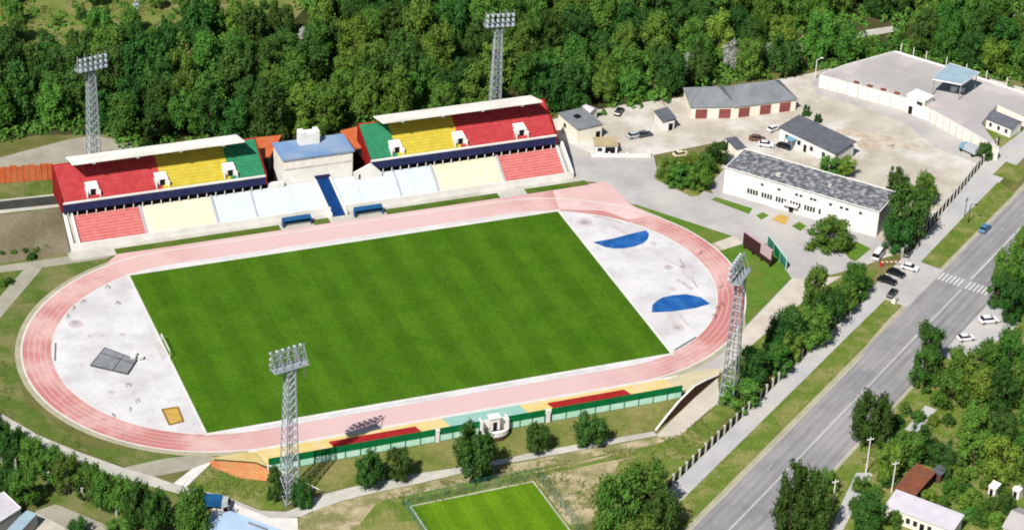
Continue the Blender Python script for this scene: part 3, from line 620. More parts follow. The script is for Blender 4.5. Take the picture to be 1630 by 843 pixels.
# ------------------------------------------------------------------ near terrace, fence and bank
NY0, NZ0, NY1, NZ1 = -44.2, .15, -53.0, 2.4
t = thing('spectator_terrace', (0, -50, 0), 'low yellow and teal terrace along the near straight with two red bleachers', 'terrace')
bx = lambda mb, n, m, par=t: off_build(mb, n, m, par, t.location)
def nsteps(x0, x1, ya, za, yb, zb, n):
    k = MB(); dy = (yb-ya)/n; dz = (zb-za)/n
    for i in range(n):
        y0 = ya+i*dy; z0 = za+i*dz
        k.quad((x1, y0, z0), (x0, y0, z0), (x0, y0, z0+dz), (x1, y0, z0+dz)); k.quad((x1, y0, z0+dz), (x0, y0, z0+dz), (x0, y0+dy, z0+dz), (x1, y0+dy, z0+dz))
    return k
for a, b, m, lb in ((-46.6, -4.5, 'terrace_yellow', 'yellow steps'), (-4.5, 13.5, 'terrace_teal', 'teal steps'), (13.5, 48.5, 'terrace_yellow', 'yellow steps')):
    o = bx(nsteps(a, b, NY0, NZ0, NY1, NZ1, 8), 'terrace_steps', m); o['label'] = lb
for a, b in ((-31, -11.5), (19.2, 37.6)):
    k = MB()
    for i in range(5):
        y = -46.4-i*1.1; z = NZ0+(NY0-y)/(NY0-NY1)*(NZ1-NZ0)+.35
        k.box(a+.05*i, b+.05*i, y-.95, y, z, z+.12); k.box(a+.05*i, b+.05*i, y-1.02, y-.952, z, z+.5)
    bx(k, 'red_bleacher', 'bleacher_red')
k = MB(); k.box(-46.6, 48.5, -53.25, -53.003, 0, 2.6); bx(k, 'rear_wall', 'white')
k = MB(); 
wp = [G(331, 729, .1), G(390, 719, .1), Vector((-46.6, -44.2, .15)), Vector((-46.6, -53.2, 2.4)), G(408, 735, 1.5)]
c = sum(wp, Vector())/5
for i in range(5): k.quad(wp[(i+1) % 5], wp[i], c)
bx(k, 'terrace_ramp', 'terrace_yellow')
wp = [Vector((48.5, -44.2, .15)), Vector((48.5, -53.2, 2.4)), Vector((51.6, -53.0, 2.5)), Vector((56, -49.6, 1.4)), Vector((61, -46.3, .5)), Vector((63, -43.2, .12)), Vector((56, -42.6, .12))]
c = Vector((54, -46.5, 1.0)); k = MB()
for i in range(7): k.quad(wp[i], wp[(i+1) % 7], c)
bx(k, 'terrace_ramp', 'terrace_pale')
# grassy bank below it
k = MB(); nx = 40; rows = 7
for i in range(nx+1):
    x = -47+(38.5+47)*i/nx
    for j in range(rows):
        f = j/(rows-1); z = 1.4*(1-f)**.85+.02; b = noise.noise(Vector((x*.3, f*4, 0)))*.22*math.sin(math.pi*f)
        k.v.append((x, -53.75-8.05*f, z+b))
for i in range(nx):
    for j in range(rows-1):
        a = i*rows+j; k.f.append((a, a+1, a+rows+1, a+rows))
W = [Vector((38.5, -61.9, .1)), Vector((42.5, -59.15, 1.6)), Vector((46.3, -56.5, 2.7)), Vector((51.6, -52.8, 3.3)), Vector((56, -49.7, 2.1)), Vector((60.7, -46.4, .5))]
tt = [Vector((38.5, -53.75, 1.42)), Vector((42, -53.75, 1.45)), Vector((48.5, -53.75, 1.8)), Vector((51.4, -53.0, 2.9))]
for q in ((W[0], W[1], tt[1], tt[0]), (W[1], W[2], tt[2], tt[1]), (W[2], tt[3], tt[2])): k.quad(*[p+Vector((0, 0, -.08)) if p in W else p for p in q])
k.build('embankment', 'bank')['kind'] = 'structure'
k = MB()
pts = [G(331, 733, .05), G(372, 734, .8), G(408, 737, 1.7), G(430, 748, 2.1), G(424, 765, .1), G(380, 760, .05), G(337, 742, .03)]
c = G(388, 748, .8)
for i in range(7): k.quad(pts[(i+1) % 7], pts[i], c)
k.build('orange_bank', 'terra')['kind'] = 'structure'
sheet('ramp_path', [(1045, 692), (1142, 598), (1146, 640), (1129, 652), (1082, 694), (1048, 695)], 8, 'palepath')
# retaining wall with white coping
t = thing('retaining_wall', W[0], 'brown retaining wall with white coping where the bank ends beside the ramp', 'wall')
o0 = t.location; k = MB(); kc = MB()
for i in range(5):
    a, b = W[i], W[i+1]; d = (b-a); d.z = 0; d.normalize(); n = Vector((d.y, -d.x, 0))*.18
    lo = lambda p: Vector((p.x, p.y, -.05))
    k.add([lo(a)-n, lo(b)-n, b-n, a-n, lo(a)+n, lo(b)+n, b+n, a+n], [(0, 1, 2, 3), (7, 6, 5, 4), (3, 2, 6, 7)])
    up = Vector((0, 0, .16)); dn = Vector((0, 0, .004)); n2 = n*1.3
    kc.add([a-n2+dn, b-n2+dn, b+n2+dn, a+n2+dn, a-n2+up, b-n2+up, b+n2+up, a+n2+up], [(3, 2, 1, 0), (4, 5, 6, 7), (0, 1, 5, 4), (2, 3, 7, 6)])
off_build(k, 'wall_face', 'brown_wall', t, o0); off_build(kc, 'coping', 'white', t, o0)
# green fence: four runs
def green_fence(x0, x1, label):
    t = thing('screen_fence', (x0, -53.6, 1.3), label, 'fence', 'green fence runs behind the near terrace'); L = x1-x0; n = max(2, round(L/3.3))
    k = MB(); k.box(0, L, 0, .08, 1.7, 3.4); k.build('panel', 'fence_green', t)
    k = MB(); k.box(0, L, .02, .06, .1, 1.695); k.build('lower_panel', 'fence_pale', t)
    for i in range(n+1): 
        k = MB(); x = L*i/n; k.box(x-.07, x+.07, -.1, -.003, -1.2, 3.45); k.build('post', 'fence_green', t)
green_fence(-46.4, -9.6, 'longest green fence run, behind the left red bleacher')
green_fence(-8.6, .4, 'short green fence run left of the white pavilion')
green_fence(7.0, 15.6, 'short green fence run right of the white pavilion')
green_fence(17.2, 48.2, 'green fence run behind the right red bleacher')
# white pavilion in the fence line
t = thing('pavilion', (3.7, -54.0, 0), 'small white pavilion with dark door in the middle of the green fence', 'pavilion')
k = MB(); k.box(-3.1, -2.8, -.9, 1.2, .4, 5.0); k.box(2.8, 3.1, -.9, 1.2, .4, 5.0); k.box(-2.8, 2.8, .9, 1.2, .4, 4.2); k.box(-1.1, 1.1, -.6, .898, 2.4, 5.4); k.build('wall', 'white', t)
k = MB(); k.box(-1.3, 1.3, -.8, 1.1, 5.403, 5.6); k.build('roof', 'roof_white', t)
k = MB(); k.box(-.45, .45, -.66, -.603, 2.45, 4.4); k.build('doorway', 'dark', t)
k = MB(); P = [(3.0*math.cos(math.pi+math.pi*i/10), -1.0+2.0*math.sin(math.pi+math.pi*i/10)) for i in range(11)]; k.prism(P, 2.1, 2.4); k.build('balcony_floor', 'white', t)
k = MB()
for i in range(10):
    a, b = Vector((*P[i], 0)), Vector((*P[i+1], 0)); k.quad((a.x, a.y, 2.402), (b.x, b.y, 2.402), (b.x, b.y, 3.2), (a.x, a.y, 3.2)); k.quad((b.x*.95, b.y*.95, 2.402), (a.x*.95, a.y*.95, 2.402), (a.x*.95, a.y*.95, 3.2), (b.x*.95, b.y*.95, 3.2)); k.quad((a.x, a.y, 3.2), (b.x, b.y, 3.2), (b.x*.95, b.y*.95, 3.2), (a.x*.95, a.y*.95, 3.2))
k.build('balcony_wall', 'white', t)
k = MB(); k.prism([(x*.96, y*.96) for x, y in P], .3, 2.098); k.build('base', 'brown_wall', t)
# stair-like gap posts between fence runs
for px_, lb in ((-9.1, 'white pier between the fence runs by the left bleacher'), (16.4, 'white pier between the fence runs by the right bleacher')):
    k = MB(); k.box(-.4, .4, -.3, .3, 0, 4.3); k.box(-.5, .5, -.4, .4, 4.302, 4.5); o = k.build('fence_pier', 'white'); o.location = (px_, -53.6, 0); tag(o, lb, 'pier', 'white piers in the green fence')
# handrail going down beside the mast
k = MB(); a = Vector((-46.5, -53.8, 2.3)); b = G(512, 786); k.tube(a+Vector((0, 0, 1)), b+Vector((0, 0, .9)), .09); 
for i in range(7):
    p = a.lerp(b, i/6); k.tube(p-Vector((0, 0, .2)), p+Vector((0, 0, .97)), .06)
tag(k.build('handrail', 'white'), 'white handrail sloping down the bank beside the near mast', 'handrail')

# ------------------------------------------------------------------ floodlight masts
def mast_proto():
    t = thing('floodlight_mast', (0, 0, 0), '', 'floodlight mast', 'four lattice floodlight masts round the pitch')
    H, b0, b1 = 32.6, 1.65, .85
    c = lambda z: b0+(b1-b0)*min(1, (z/H))**.75
    for sx, sy in ((1, 1), (1, -1), (-1, -1), (-1, 1)):
        k = MB()
        for i in range(8):
            z0, z1 = H*i/8, H*(i+1)/8; k.tube((sx*c(z0), sy*c(z0), z0), (sx*c(z1), sy*c(z1), z1), .16-.007*i, n=4)
        k.build('leg', 'steel', t)
    k = MB(); z = 0; cor = ((1, 1), (1, -1), (-1, -1), (-1, 1))
    while z < H-.5:
        dz = max(1.5, c(z)*1.75); z1 = min(H, z+dz)
        for i in range(4):
            a, b = cor[i], cor[(i+1) % 4]
            k.tube((a[0]*c(z), a[1]*c(z), z), (b[0]*c(z1), b[1]*c(z1), z1), .062, n=3); k.tube((b[0]*c(z), b[1]*c(z), z), (a[0]*c(z1), a[1]*c(z1), z1), .062, n=3)
            k.tube((a[0]*c(z1), a[1]*c(z1), z1), (b[0]*c(z1), b[1]*c(z1), z1), .062, n=3)
        z = z1
    k.build('bracing', 'steel', t)
    k = MB(); k.box(-.13, .13, -.13, .13, .5, H); k.build('ladder', 'steel', t)
    k = MB(); k.box(-3.9, 3.9, -1.3, 1.1, H, H+.18)
    for x in (-3.85, 3.85):
        k.tube((x, -1.3, H), (x, -1.3, H+1.1), .07)
        k.tube((x, -.2, H), (x*.25, -.2, H-2.2), .12, n=4)
    k.tube((-3.85, 1.05, H+1.1), (3.85, 1.05, H+1.1), .06); k.build('platform', 'steel', t)
    k = MB()
    for z in (H+.6, H+2.0, H+3.4): k.tube((-3.8, -.9, z), (3.8, -.9, z), .13, n=4)
    for x in (-3.7, -1.85, 0, 1.85, 3.7): k.tube((x, -.9, H+.1), (x, -.9, H+4.3), .13, n=4); k.tube((x, -.9, H+3.6), (x, .8, H+.1), .09, n=4)
    k.build('lamp_rack', 'steel', t)
    first = None
    for z in (H+.6, H+2.0, H+3.4):
        for i in range(6):
            x = -3.35+1.34*i
            if first is None:
                k = MB(); V = []
                n = 8
                for yy, rr, zz in ((-.95, .38, -.14), (-.6, .34, 0), (-.3, .14, .1)):
                    V += [(rr*math.cos(2*math.pi*j/n), yy, zz+rr*math.sin(2*math.pi*j/n)) for j in range(n)]
                k.add(V, [(r_*n+j, r_*n+(j+1) % n, (r_+1)*n+(j+1) % n, (r_+1)*n+j) for r_ in (0, 1) for j in range(n)]+[tuple(range(n)), tuple(range(2*n, 3*n))])
                o = k.build('floodlight', 'lamp', t); first = o
            else:
                o = first.copy(); COL.objects.link(o); o.parent = t
            o.location = (x, -.95, z+.1)
    return t
mp = mast_proto(); reg(mp)
mlist = [((-44.7, -62.85), 'lattice floodlight mast on the grass bank beside the near path, lower left of the pitch'),
         ((58.15, -56.88), 'lattice floodlight mast by the ramp and the roadside trees'),
         ((-52.06, 79.5), 'lattice floodlight mast rising behind the left grandstand'),
         ((52.98, 75.95), 'lattice floodlight mast rising behind the right grandstand')]
for i, ((x, y), lb) in enumerate(mlist):
    o = mp if i == 0 else copy_tree(mp)
    o.location = (x, y, 0); o['label'] = lb
    o.rotation_euler.z = math.atan2(-y, -x)+math.pi/2   # lamps look at the pitch centre
    if i == 0:
        o.rotation_euler.z = R(-180+12); k = MB(); pts = [(0, 0, 0), (.05, 0, -2.6), (.45, 0, -3.6), (.1, 0, -4.6), (-.35, 0, -3.7), (0, 0, -2.6)]
        for a_, b_ in zip(pts, pts[1:]): k.tube(a_, b_, .09, n=4)
        c_ = k.build('cable_loop', 'seat_cream', o); c_.location = (-3.95, -.9, 33.2)
    if i >= 2: o.rotation_euler.z = R(12 if i == 2 else -8)

# ------------------------------------------------------------------ pitch furniture
t = thing('football_goal', (-54.6, 0, 0), 'white football goal on the left goal line', 'goal')
k = MB()
for s in (-3.66, 3.66): k.tube((0, s, 0), (0, s, 2.5), .09)
k.tube((0, -3.66, 2.44), (0, 3.66, 2.44), .1); k.build('goal_frame', 'white', t)
k = MB()
for i in range(12):
    y = -3.6+i*.655; k.tube((0, y, 2.42), (-1.1, y, 2.3), .03, n=3); k.tube((-1.1, y, 2.3), (-2.0, y, 0), .03, n=3)
for z, x in ((2.3, -1.1), (1.5, -1.4), (.75, -1.7), (.05, -1.98)): k.tube((x, -3.66, z), (x, 3.66, z), .03, n=3)
k.build('net', 'white', t)
c = G(181, 577); P = [G(*p) for p in ((167, 556), (218, 575), (203, 597.5), (144, 584))]
t = thing('landing_mat', c, 'square grey landing mat lying on the left white apron', 'mat')
off_build(MB().prism(P, .15, .55), 'mat_body', 'mat_grey', t, Vector((c.x, c.y, 0)))
k = MB()
for i in range(4):
    a, b = P[i], P[(i+1) % 4]; k.tube(a+Vector((0, 0, .53)), b+Vector((0, 0, .53)), .1, n=4)
k.tube(P[0].lerp(P[3], .3)+Vector((0, 0, .52)), P[1].lerp(P[2], .3)+Vector((0, 0, .52)), .1, n=4); k.tube(P[0].lerp(P[1], .6)+Vector((0, 0, .52)), P[3].lerp(P[2], .6)+Vector((0, 0, .52)), .1, n=4)
off_build(k, 'seam', 'dark', t, Vector((c.x, c.y, 0)))
k = MB(); q = P[1].lerp(P[0], .12)
for v in ((0, 0), (1.6, -.6), (.6, 1.2)): k.box(q.x+v[0]-.5, q.x+v[0]+.5, q.y+v[1]-.4, q.y+v[1]+.4, .55, 1.2)
off_build(k, 'pad', 'white', t, Vector((c.x, c.y, 0)))
P = [G(*p) for p in ((258, 652.6), (283, 648.8), (292, 671.5), (269.7, 677))]; c = sum(P, Vector())/4
t = thing('sandpit', c, 'yellow sandpit with brown edging on the left white apron', 'sandpit')
off_build(MB().prism(P, .12, .2), 'sand', 'sand', t, c)
k = MB()
for i in range(4): k.tube(P[i]+Vector((0, 0, .18)), P[(i+1) % 4]+Vector((0, 0, .18)), .22, n=4)
off_build(k, 'edging', 'sandpit_edge', t, c)
# hurdles and low rails beside the track bends
def hurdle(px_, py_, lb, rz):
    p = G(px_, py_); t = thing('hurdle', (p.x, p.y, .15), lb, 'hurdle', 'hurdles left beside the track bends', rz); t.scale = (.8, .8, .75)
    k = MB(); k.box(-.6, .6, -.03, .03, .8, .98); k.build('bar', 'dark', t)
    k = MB()
    for s in (-.55, .55): k.tube((s, 0, 0), (s, 0, .85), .05, n=4); k.box(s-.05, s+.05, -.05, .65, 0, .08)
    k.build('frame', 'dark', t)
for i, (x, y) in enumerate(((133, 482), (118, 492), (108, 505), (172, 459), (205, 615), (219, 640), (207, 653), (180, 663), (188, 485))):
    hurdle(x, y, 'dark hurdle standing at the left bend of the track', R(20+37*i))
for i, (x, y) in enumerate(((1115, 405), (1148, 458), (1150, 486), (1137, 505), (1142, 492))):
    hurdle(x, y, 'dark hurdle standing at the right bend of the track', R(20+37*i))
def rail(p0, p1, lb):
    a, b = G(*p0), G(*p1); t = thing('low_rail', a, lb, 'rail', 'low dark rails along the inner track edge'); d = b-a
    k = MB(); k.tube((0, 0, .5), d+Vector((0, 0, .5)), .09, n=4); k.build('bar', 'dark', t)
    for i in range(5): k = MB(); q = d*(i/4); k.tube(q, q+Vector((0, 0, .5)), .06, n=4); k.build('post', 'dark', t)
rail((1074, 559), (1107, 539), 'longer dark rail at the right bend below the blue apron'); rail((88, 548), (87, 575), 'dark rail along the left bend of the track')
# blue-white fence posts of the training pitch
t = thing('mesh_fence', A2, 'thin blue green mesh fence round the small training pitch', 'fence')
k = MB(); corners = [P2(-.05, 1.2), P2(-.05, -.06), P2(1.06, -.06), P2(1.06, 1.2)]
for a, b in zip(corners, corners[1:]):
    n = max(2, round((b-a).length/3))
    for i in range(n+1):
        p = a.lerp(b, i/n)-A2; kk = MB(); kk.tube(p, p+Vector((0, 0, 2.9)), .06, n=4); kk.build('post', 'teal_board', t)
    for z in (.2, .75, 1.3, 1.85, 2.4, 2.85): k.tube(a-A2+Vector((0, 0, z)), b-A2+Vector((0, 0, z)), .03, n=3)
k.build('wire', 'teal_board', t)
# scoreboard and billboards
a, b = G(1183, 398), G(1209, 408); a = Vector((91.2, 4.6, 0)); b = Vector((93.6, -6.0, 0)); F, L = frame(a, b)
t = thing('scoreboard', (0, 0, 0), 'dark brown scoreboard on posts at the edge of the triangular lawn', 'scoreboard')
k = MB(); k.box(0, L, 0, .5, 1.1, 4.6, F); k.build('board', 'brown_panel', t)
k = MB(); k.box(L*.62, L+.05, -.06, -.003, 2.2, 4.7, F); k.box(0, L, -.03, .53, 4.602, 4.8, F); k.build('panel', 'pink_panel', t)
for i in range(4): k = MB(); x = .4+(L-.8)*i/3; k.box(x-.15, x+.15, .05, .45, 0, 1.098, F); k.build('post', 'brown_panel', t)
F, L = frame(G(1221, 391), G(1250, 430))
t = thing('billboard_row', (0, 0, 0), 'row of teal billboards facing the plaza beyond the triangular lawn', 'billboard')
for i in range(3):
    k = MB(); k.box(L*i/3+.12, L*(i+1)/3-.12, 0, .15, .5, 2.9, F); k.build('panel', ('teal_board', 'fence_green', 'teal_board')[i], t)
for i in range(4): k = MB(); x = L*i/3; k.box(x-.1, x+.1, 0, .2, 0, 3.0, F); k.build('post', 'pale_board', t)
k = MB(); k.box(0, L, -.02, .22, 3.002, 3.15, F); k.build('rail', 'pale_board', t)

# ------------------------------------------------------------------ buildings
def house(name, a, b, depth, h, label, cat='building', roof='roof_slate', wall='white', rise=0.0, over=.35, group=None, flat_edge=True, hip=0.0, shed=False):
    """rectangular house: front edge from a to b seen from outside with the body on the left side"""
    F0, L = frame(a, b); o = Vector((a[0], a[1], 0)); F = lambda x, y, z: tuple(Vector(F0(x, y, z))-o)
    t = thing(name, o, label, cat, group); t['len'] = L
    k = MB(); k.box(0, L, 0, depth, 0, h, F)
    if rise and not shed and not hip:
        k.add([F(0, 0, h), F(0, depth, h), F(0, depth/2, h+rise)], [(0, 1, 2)]); k.add([F(L, 0, h), F(L, depth/2, h+rise), F(L, depth, h)], [(0, 1, 2)])
    k.build('wall', wall, t)
    k = MB(); e = over
    if shed:
        k.add([F(-e, -e, h+.02), F(L+e, -e, h+.02), F(L+e, depth+e, h+rise), F(-e, depth+e, h+rise), F(-e, -e, h+.2), F(L+e, -e, h+.2), F(L+e, depth+e, h+rise+.2), F(-e, depth+e, h+rise+.2)], [(3, 2, 1, 0), (4, 5, 6, 7), (0, 1, 5, 4), (1, 2, 6, 5), (2, 3, 7, 6), (3, 0, 4, 7)])
    elif rise:
        s = rise/(depth/2); z0 = h-s*e+.03; zr = h+rise+.03; hh = hip
        A = [F(-e, -e, z0), F(L+e, -e, z0), F(L+e, depth+e, z0), F(-e, depth+e, z0), F(-e+hh, depth/2, zr), F(L+e-hh, depth/2, zr)]
        Bq = [tuple(Vector(p)+Vector((0, 0, .16))) for p in A]
        fs = [(0, 1, 5, 4), (2, 3, 4, 5), (3, 0, 4), (1, 2, 5)] if hip else [(0, 1, 5, 4), (2, 3, 4, 5)]
        k.add(Bq, fs); k.add(A, [f[::-1] for f in fs])
        k.add(A[:4]+Bq[:4], [(0, 1, 5, 4), (2, 3, 7, 6)]+([(1, 2, 6, 5), (3, 0, 4, 7)] if hip else []))
        if not hip: k.add(A+Bq, [(1, 5, 11, 7), (5, 2, 8, 11), (3, 4, 10, 9), (4, 0, 6, 10)])
    else:
        k.box(-e, L+e, -e, depth+e, h+.003, h+.22, F)
    k.build('roof', roof, t)
    return t, F, L
def opening(t, F, n, m, x0, x1, z0, z1, y=0.0, lab=None, par=None, th=.06):
    k = MB(); k.box(x0, x1, y-th, y-.003, z0, z1, F); o = k.build(n, m, par or t)
    if lab: o['label'] = lab
    return o
# long white hall
t, F, L = house('sports_hall', G(1154.6, 266, 7.3), G(1400, 337, 7.3), 12.0, 6.95, 'long white hall with mottled grey felt roof facing the plaza', roof='roof_felt', wall='white', over=.1)
k = MB()
for x0, x1, y0, y1 in ((-.12, L+.12, -.12, .1), (-.12, L+.12, 11.9, 12.12), (-.12, .1, .1, 11.9), (L-.1, L+.12, .1, 11.9)): k.box(x0, x1, y0, y1, 7.175, 7.35, F)
k.build('parapet', 'white', t)
xs = [6.6+i*.78 for i in range(26)]
for i, x in enumerate(xs):
    if i % 5 == 4: continue
    opening(t, F, 'window', 'window_glass', x, x+.55, 1.9, 3.3)
for x in (10, 14.6, 19.4, 20.6, 23.4, 24.4, 28.6, 31.5, 33.0, 36.6): opening(t, F, 'window', 'window_glass', x, x+.8, 5.1, 5.75)
opening(t, F, 'door', 'dark', 18.2, 19.4, 0, 2.2, lab='dark entrance door')
k = MB(); k.box(16.8, 20.8, -1.4, -.003, 2.35, 2.55, F); k.build('canopy', 'white', t)
k = MB(); k.box(L*.3, L*.3+1.2, 3, 4, 7.175, 7.9, F); k.box(L*.62, L*.62+.9, 5, 5.8, 7.175, 7.8, F); k.build('roof_vent', 'concrete', t)
# middle house
t, F, L = house('workshop', G(1242, 203, 3.6), G(1330, 245, 3.6), 7.6, 3.6, 'white walled workshop with dark slate grey roof on the yard behind the hall', roof='roof_slate', wall='white', rise=1.0, shed=True)
for x in (2.0, 6.2, 10.5, 14.6): opening(t, F, 'window', 'window_glass', x, x+1.1, 1.2, 2.5)
opening(t, F, 'door', 'dark', 8.4, 9.4, 0, 2.1)
k = MB(); k.box(3.5, 6.0, -2.2, -.01, 2.5, 2.66, F); k.box(3.5, 3.65, -2.2, -2.05, 0, 2.498, F); k.box(5.85, 6.0, -2.2, -2.05, 0, 2.498, F); k.build('canopy', 'car_teal', t)
# garage with red doors: two bays, the right one stands forward
a, b = G(1101, 170, 3.6), G(1172, 162, 3.6); c0, d0 = G(1172, 169, 3.6), G(1268, 157, 3.6)
t, F, L = house('garage', a, c0-(c0-b)*.0, 11.0, 3.6, 'long cream garage with hipped grey roof and brick red doors at the wood edge', roof='roof_grey', wall='cream', rise=3.0, hip=4.5, cat='garage')
for x in (1.2, 7.6): opening(t, F, 'garage_door', 'door_red', x, x+3.2, 0, 2.8)
F1, L1 = frame(Vector(a)*0+Vector(c0), d0); oo = t.location.copy(); F2 = lambda x, y, z: tuple(Vector(F1(x, y, z))-oo)
k = MB(); k.box(-.6, L1, 0, 11.5, 0, 3.55, F2); k.build('wing_wall', 'cream', t)
k = MB(); A = [F2(-1, -.4, 3.5), F2(L1+.4, -.4, 3.5), F2(L1+.4, 11.9, 3.5), F2(-1, 11.9, 3.5), F2(1.5, 5.8, 6.9), F2(L1-4.2, 5.8, 6.9)]
k.add(A, [(0, 1, 5, 4), (2, 3, 4, 5), (3, 0, 4), (1, 2, 5), (3, 2, 1, 0)]); k.build('wing_roof', 'roof_grey', t)
for x in (.9, 7.2, 13.0): opening(t, F2, 'garage_door', 'door_red', x, x+3.2, 0, 2.8)
# flat roofed hut beside the right grandstand, sheds
t, F, L = house('flat_roof_hut', G(889, 181, 4), G(920, 207, 4), 7.4, 4.0, 'cream hut with flat grey roof right beside the right grandstand', roof='roof_grey', wall='cream', over=.2, cat='hut')
k = MB(); k.box(3.2, 4.8, 2.6, 4.2, 4.225, 4.6, F); k.build('roof_hatch', 'dark', t)
opening(t, F, 'window', 'window_glass', 3, 4.2, 1.6, 2.8)
k = MB(); k.box(L+.003, L+.06, 5.6, 6.9, 0, 2.3, F); k.build('door', 'dark', t)
t, F, L = house('small_shed', G(925, 174, 2.8), G(938, 180, 2.8), 3.2, 2.8, 'small white shed with pale roof peeping out behind the flat roofed hut', roof='roof_pale', wall='white', rise=.8, cat='shed'); opening(t, F, 'door', 'dark', .4, 1.2, 0, 2)
t, F, L = house('narrow_shed', G(1043, 178, 2.8), G(1056, 194, 2.8), 3.2, 2.8, 'white shed with dark sloping roof in front of the garage', roof='roof_slate', wall='white', rise=.8, shed=True, cat='shed')
k = MB(); k.box(L+.003, L+.06, 1.6, 2.8, 0, 2.1, F); k.build('door', 'dark', t)
t, F, L = house('dark_shed', G(1156, 221, 2), G(1172, 238, 2), 2.8, 2.0, 'low dark roofed shed at the upper corner of the white hall', roof='roof_slate', wall='cream', cat='shed', over=.15); opening(t, F, 'door', 'dark', .6, 1.5, 0, 1.8)
# gate lodge and low wall
t, F, L = house('gate_lodge', G(948, 232, 2.6), G(983, 232, 2.6), 4.2, 2.6, 'small gate lodge with tan roof and dark opening by the low white wall', roof='tan', wall='white', cat='lodge', over=.25)
opening(t, F, 'doorway', 'dark', 2.6, 5.2, 0, 2.2); opening(t, F, 'window', 'window_glass', .6, 1.8, 1.0, 2.0)
F, L = frame(G(941, 250), G(1036, 251)); o = Vector(F(0, 0, 0)); t = thing('low_wall', o, 'low white wall with pillars closing the yard off from the plaza', 'wall')
k = MB(); k.box(0, L, 0, .3, 0, 1.0, F); off_build(k, 'wall_face', 'white', t, o)
for x in (0, L*.3, L*.6, L*.95):
    k = MB(); k.box(x-.3, x+.3, -.1, .4, 1.003, 2.2, F) if x > .9*L else k.box(x-.25, x+.25, -.1, .4, 1.003, 1.4, F); off_build(k, 'pillar', 'white', t, o)
# long garage row with flat roof
zt = 3.6
fr = [G(1305, 120, zt), G(1350, 132, zt), G(1436, 155, zt), G(1482, 175, zt), G(1534, 204, zt), G(1590, 237, zt)]
back = [G(1578, 218, zt), G(1562, 196, zt), G(1588, 166, zt), G(1640, 190, zt), G(1700, 206, zt), G(1700, 172, zt), G(1505, 107, zt), G(1425, 83, zt), G(1345, 105, zt)]
o = Vector((fr[0].x, fr[0].y, 0)); t = thing('garage_row', o, 'sprawling garage row with flat pinkish grey roof and pale doors round the dirt yard', 'garage')
loc = lambda P: [(p.x-o.x, p.y-o.y) for p in P]
k = MB(); k.prism(loc(fr+back), 0, zt-.15); k.build('wall', 'door_pale', t)
k = MB(); k.prism(loc(fr+back), zt-.147, zt); k.build('roof', 'roof_pink', t)
k = MB(); bb = [fr[0]]+[back[-1], back[-2], back[-3], back[-4]]
for a, b in zip(bb, bb[1:]):
    Fp, Lp = frame(a, b); k.box(0, Lp-.2, -.2, .05, zt+.003, zt+.45, lambda x, y, z: tuple(Vector(Fp(x, y, z))-o))
for a, b in zip(fr, fr[1:]):
    Fp, Lp = frame(a, b); k.box(0, Lp-.25, -.06, .15, zt+.003, zt+.2, lambda x, y, z: tuple(Vector(Fp(x, y, z))-o))
k.build('parapet', 'white', t)
for (a, b), n, zd in (((fr[1], fr[2]), 5, 3.0), ((fr[3], fr[4]), 5, 2.8), ((fr[4], fr[5]), 4, 2.8), ((fr[0], fr[1]), 3, 2.8)):
    Fp, Lp = frame(a, b); FF = lambda x, y, z: tuple(Vector(Fp(x, y, z))-o)
    for i in range(n):
        x = Lp*i/n; dd = opening(t, FF, 'garage_door', 'cream', x+.35, x+Lp/n-.35, 0, zd)
        k = MB(); k.box(x-.1, x+.1, -.1, -.003, 0, 3.2, FF); k.build('door_post', 'concrete', t)
for i in range(4):
    Fp, Lp = frame(fr[1], fr[2]); FF = lambda x, y, z: tuple(Vector(Fp(x, y, z))-o)
    k = MB(); x = Lp*(i+.5)/4; k.box(x-.7, x+.7, .7, 1.5, zt+.003, zt+.5, FF); k.build('roof_vent', 'rust', t)
a, b = G(1444, 152, 5.0), G(1472, 163, 5.0)
t, F, L = house('gatehouse', a, b, 4.5, 5.2, 'white block standing a little higher in the middle of the garage row', roof='roof_white', wall='white', over=.12)
opening(t, F, 'window', 'window_glass', L-2.4, L-.6, 3.6, 4.6); opening(t, F, 'door', 'dark', 1.0, 2.2, 0, 2.3)
# canopy on the flat roof
t = thing('rooftop_canopy', G(1520, 118, 8.4), 'pale blue canopy on posts standing above the flat garage roof', 'canopy'); o = t.location.copy()
P = [G(*p, 8.4) for p in ((1484, 127), (1531, 136), (1559, 117), (1512, 102))]
k = MB(); k.prism(loc(P) if False else [(p.x-o.x, p.y-o.y) for p in P], 0, .25); k.build('roof', 'canopy_blue', t)
k = MB()
for i in range(4):
    a, b = P[i]-o, P[(i+1) % 4]-o; d = (b-a).normalized(); n = Vector((d.y, -d.x, 0))*.08
    if n.dot(a) < 0: n = -n
    k.add([a+n*.2, b+n*.2, b+n*.2+Vector((0, 0, .33)), a+n*.2+Vector((0, 0, .33)), a+n*1.4, b+n*1.4, b+n*1.4+Vector((0, 0, .33)), a+n*1.4+Vector((0, 0, .33))], [(4, 5, 6, 7), (3, 2, 1, 0), (7, 6, 2, 3), (0, 1, 5, 4)])
k.build('fascia', 'white', t)
for p in P: k = MB(); q = (p-o)*.9; k.tube((q.x, q.y, -4.8), (q.x, q.y, -.003), .14, n=6); k.build('post', 'steel', t)
k = MB(); k.box(-1, .5, -1.5, -.5, -4.79, -3.2); k.box(1, 2.4, -2.2, -1.4, -4.79, -3.6); k.build('cabinet', 'white', t)
# small house in the green corner yard
sheet('corner_yard', [(1562, 197), (1588, 167), (1640, 191), (1640, 200), (1592, 236), (1578, 219)], 5, 'verge')
t, F, L = house('cottage', G(1571, 188, 3), G(1610, 204, 3), 5.0, 3.0, 'little white cottage with grey roof in the green corner of the garage row', roof='roof_slate', wall='white', rise=1.2, cat='cottage')
for x in (1.0, 3.6, 6.0): opening(t, F, 'window', 'window_glass', x, x+.8, 1.0, 2.1)
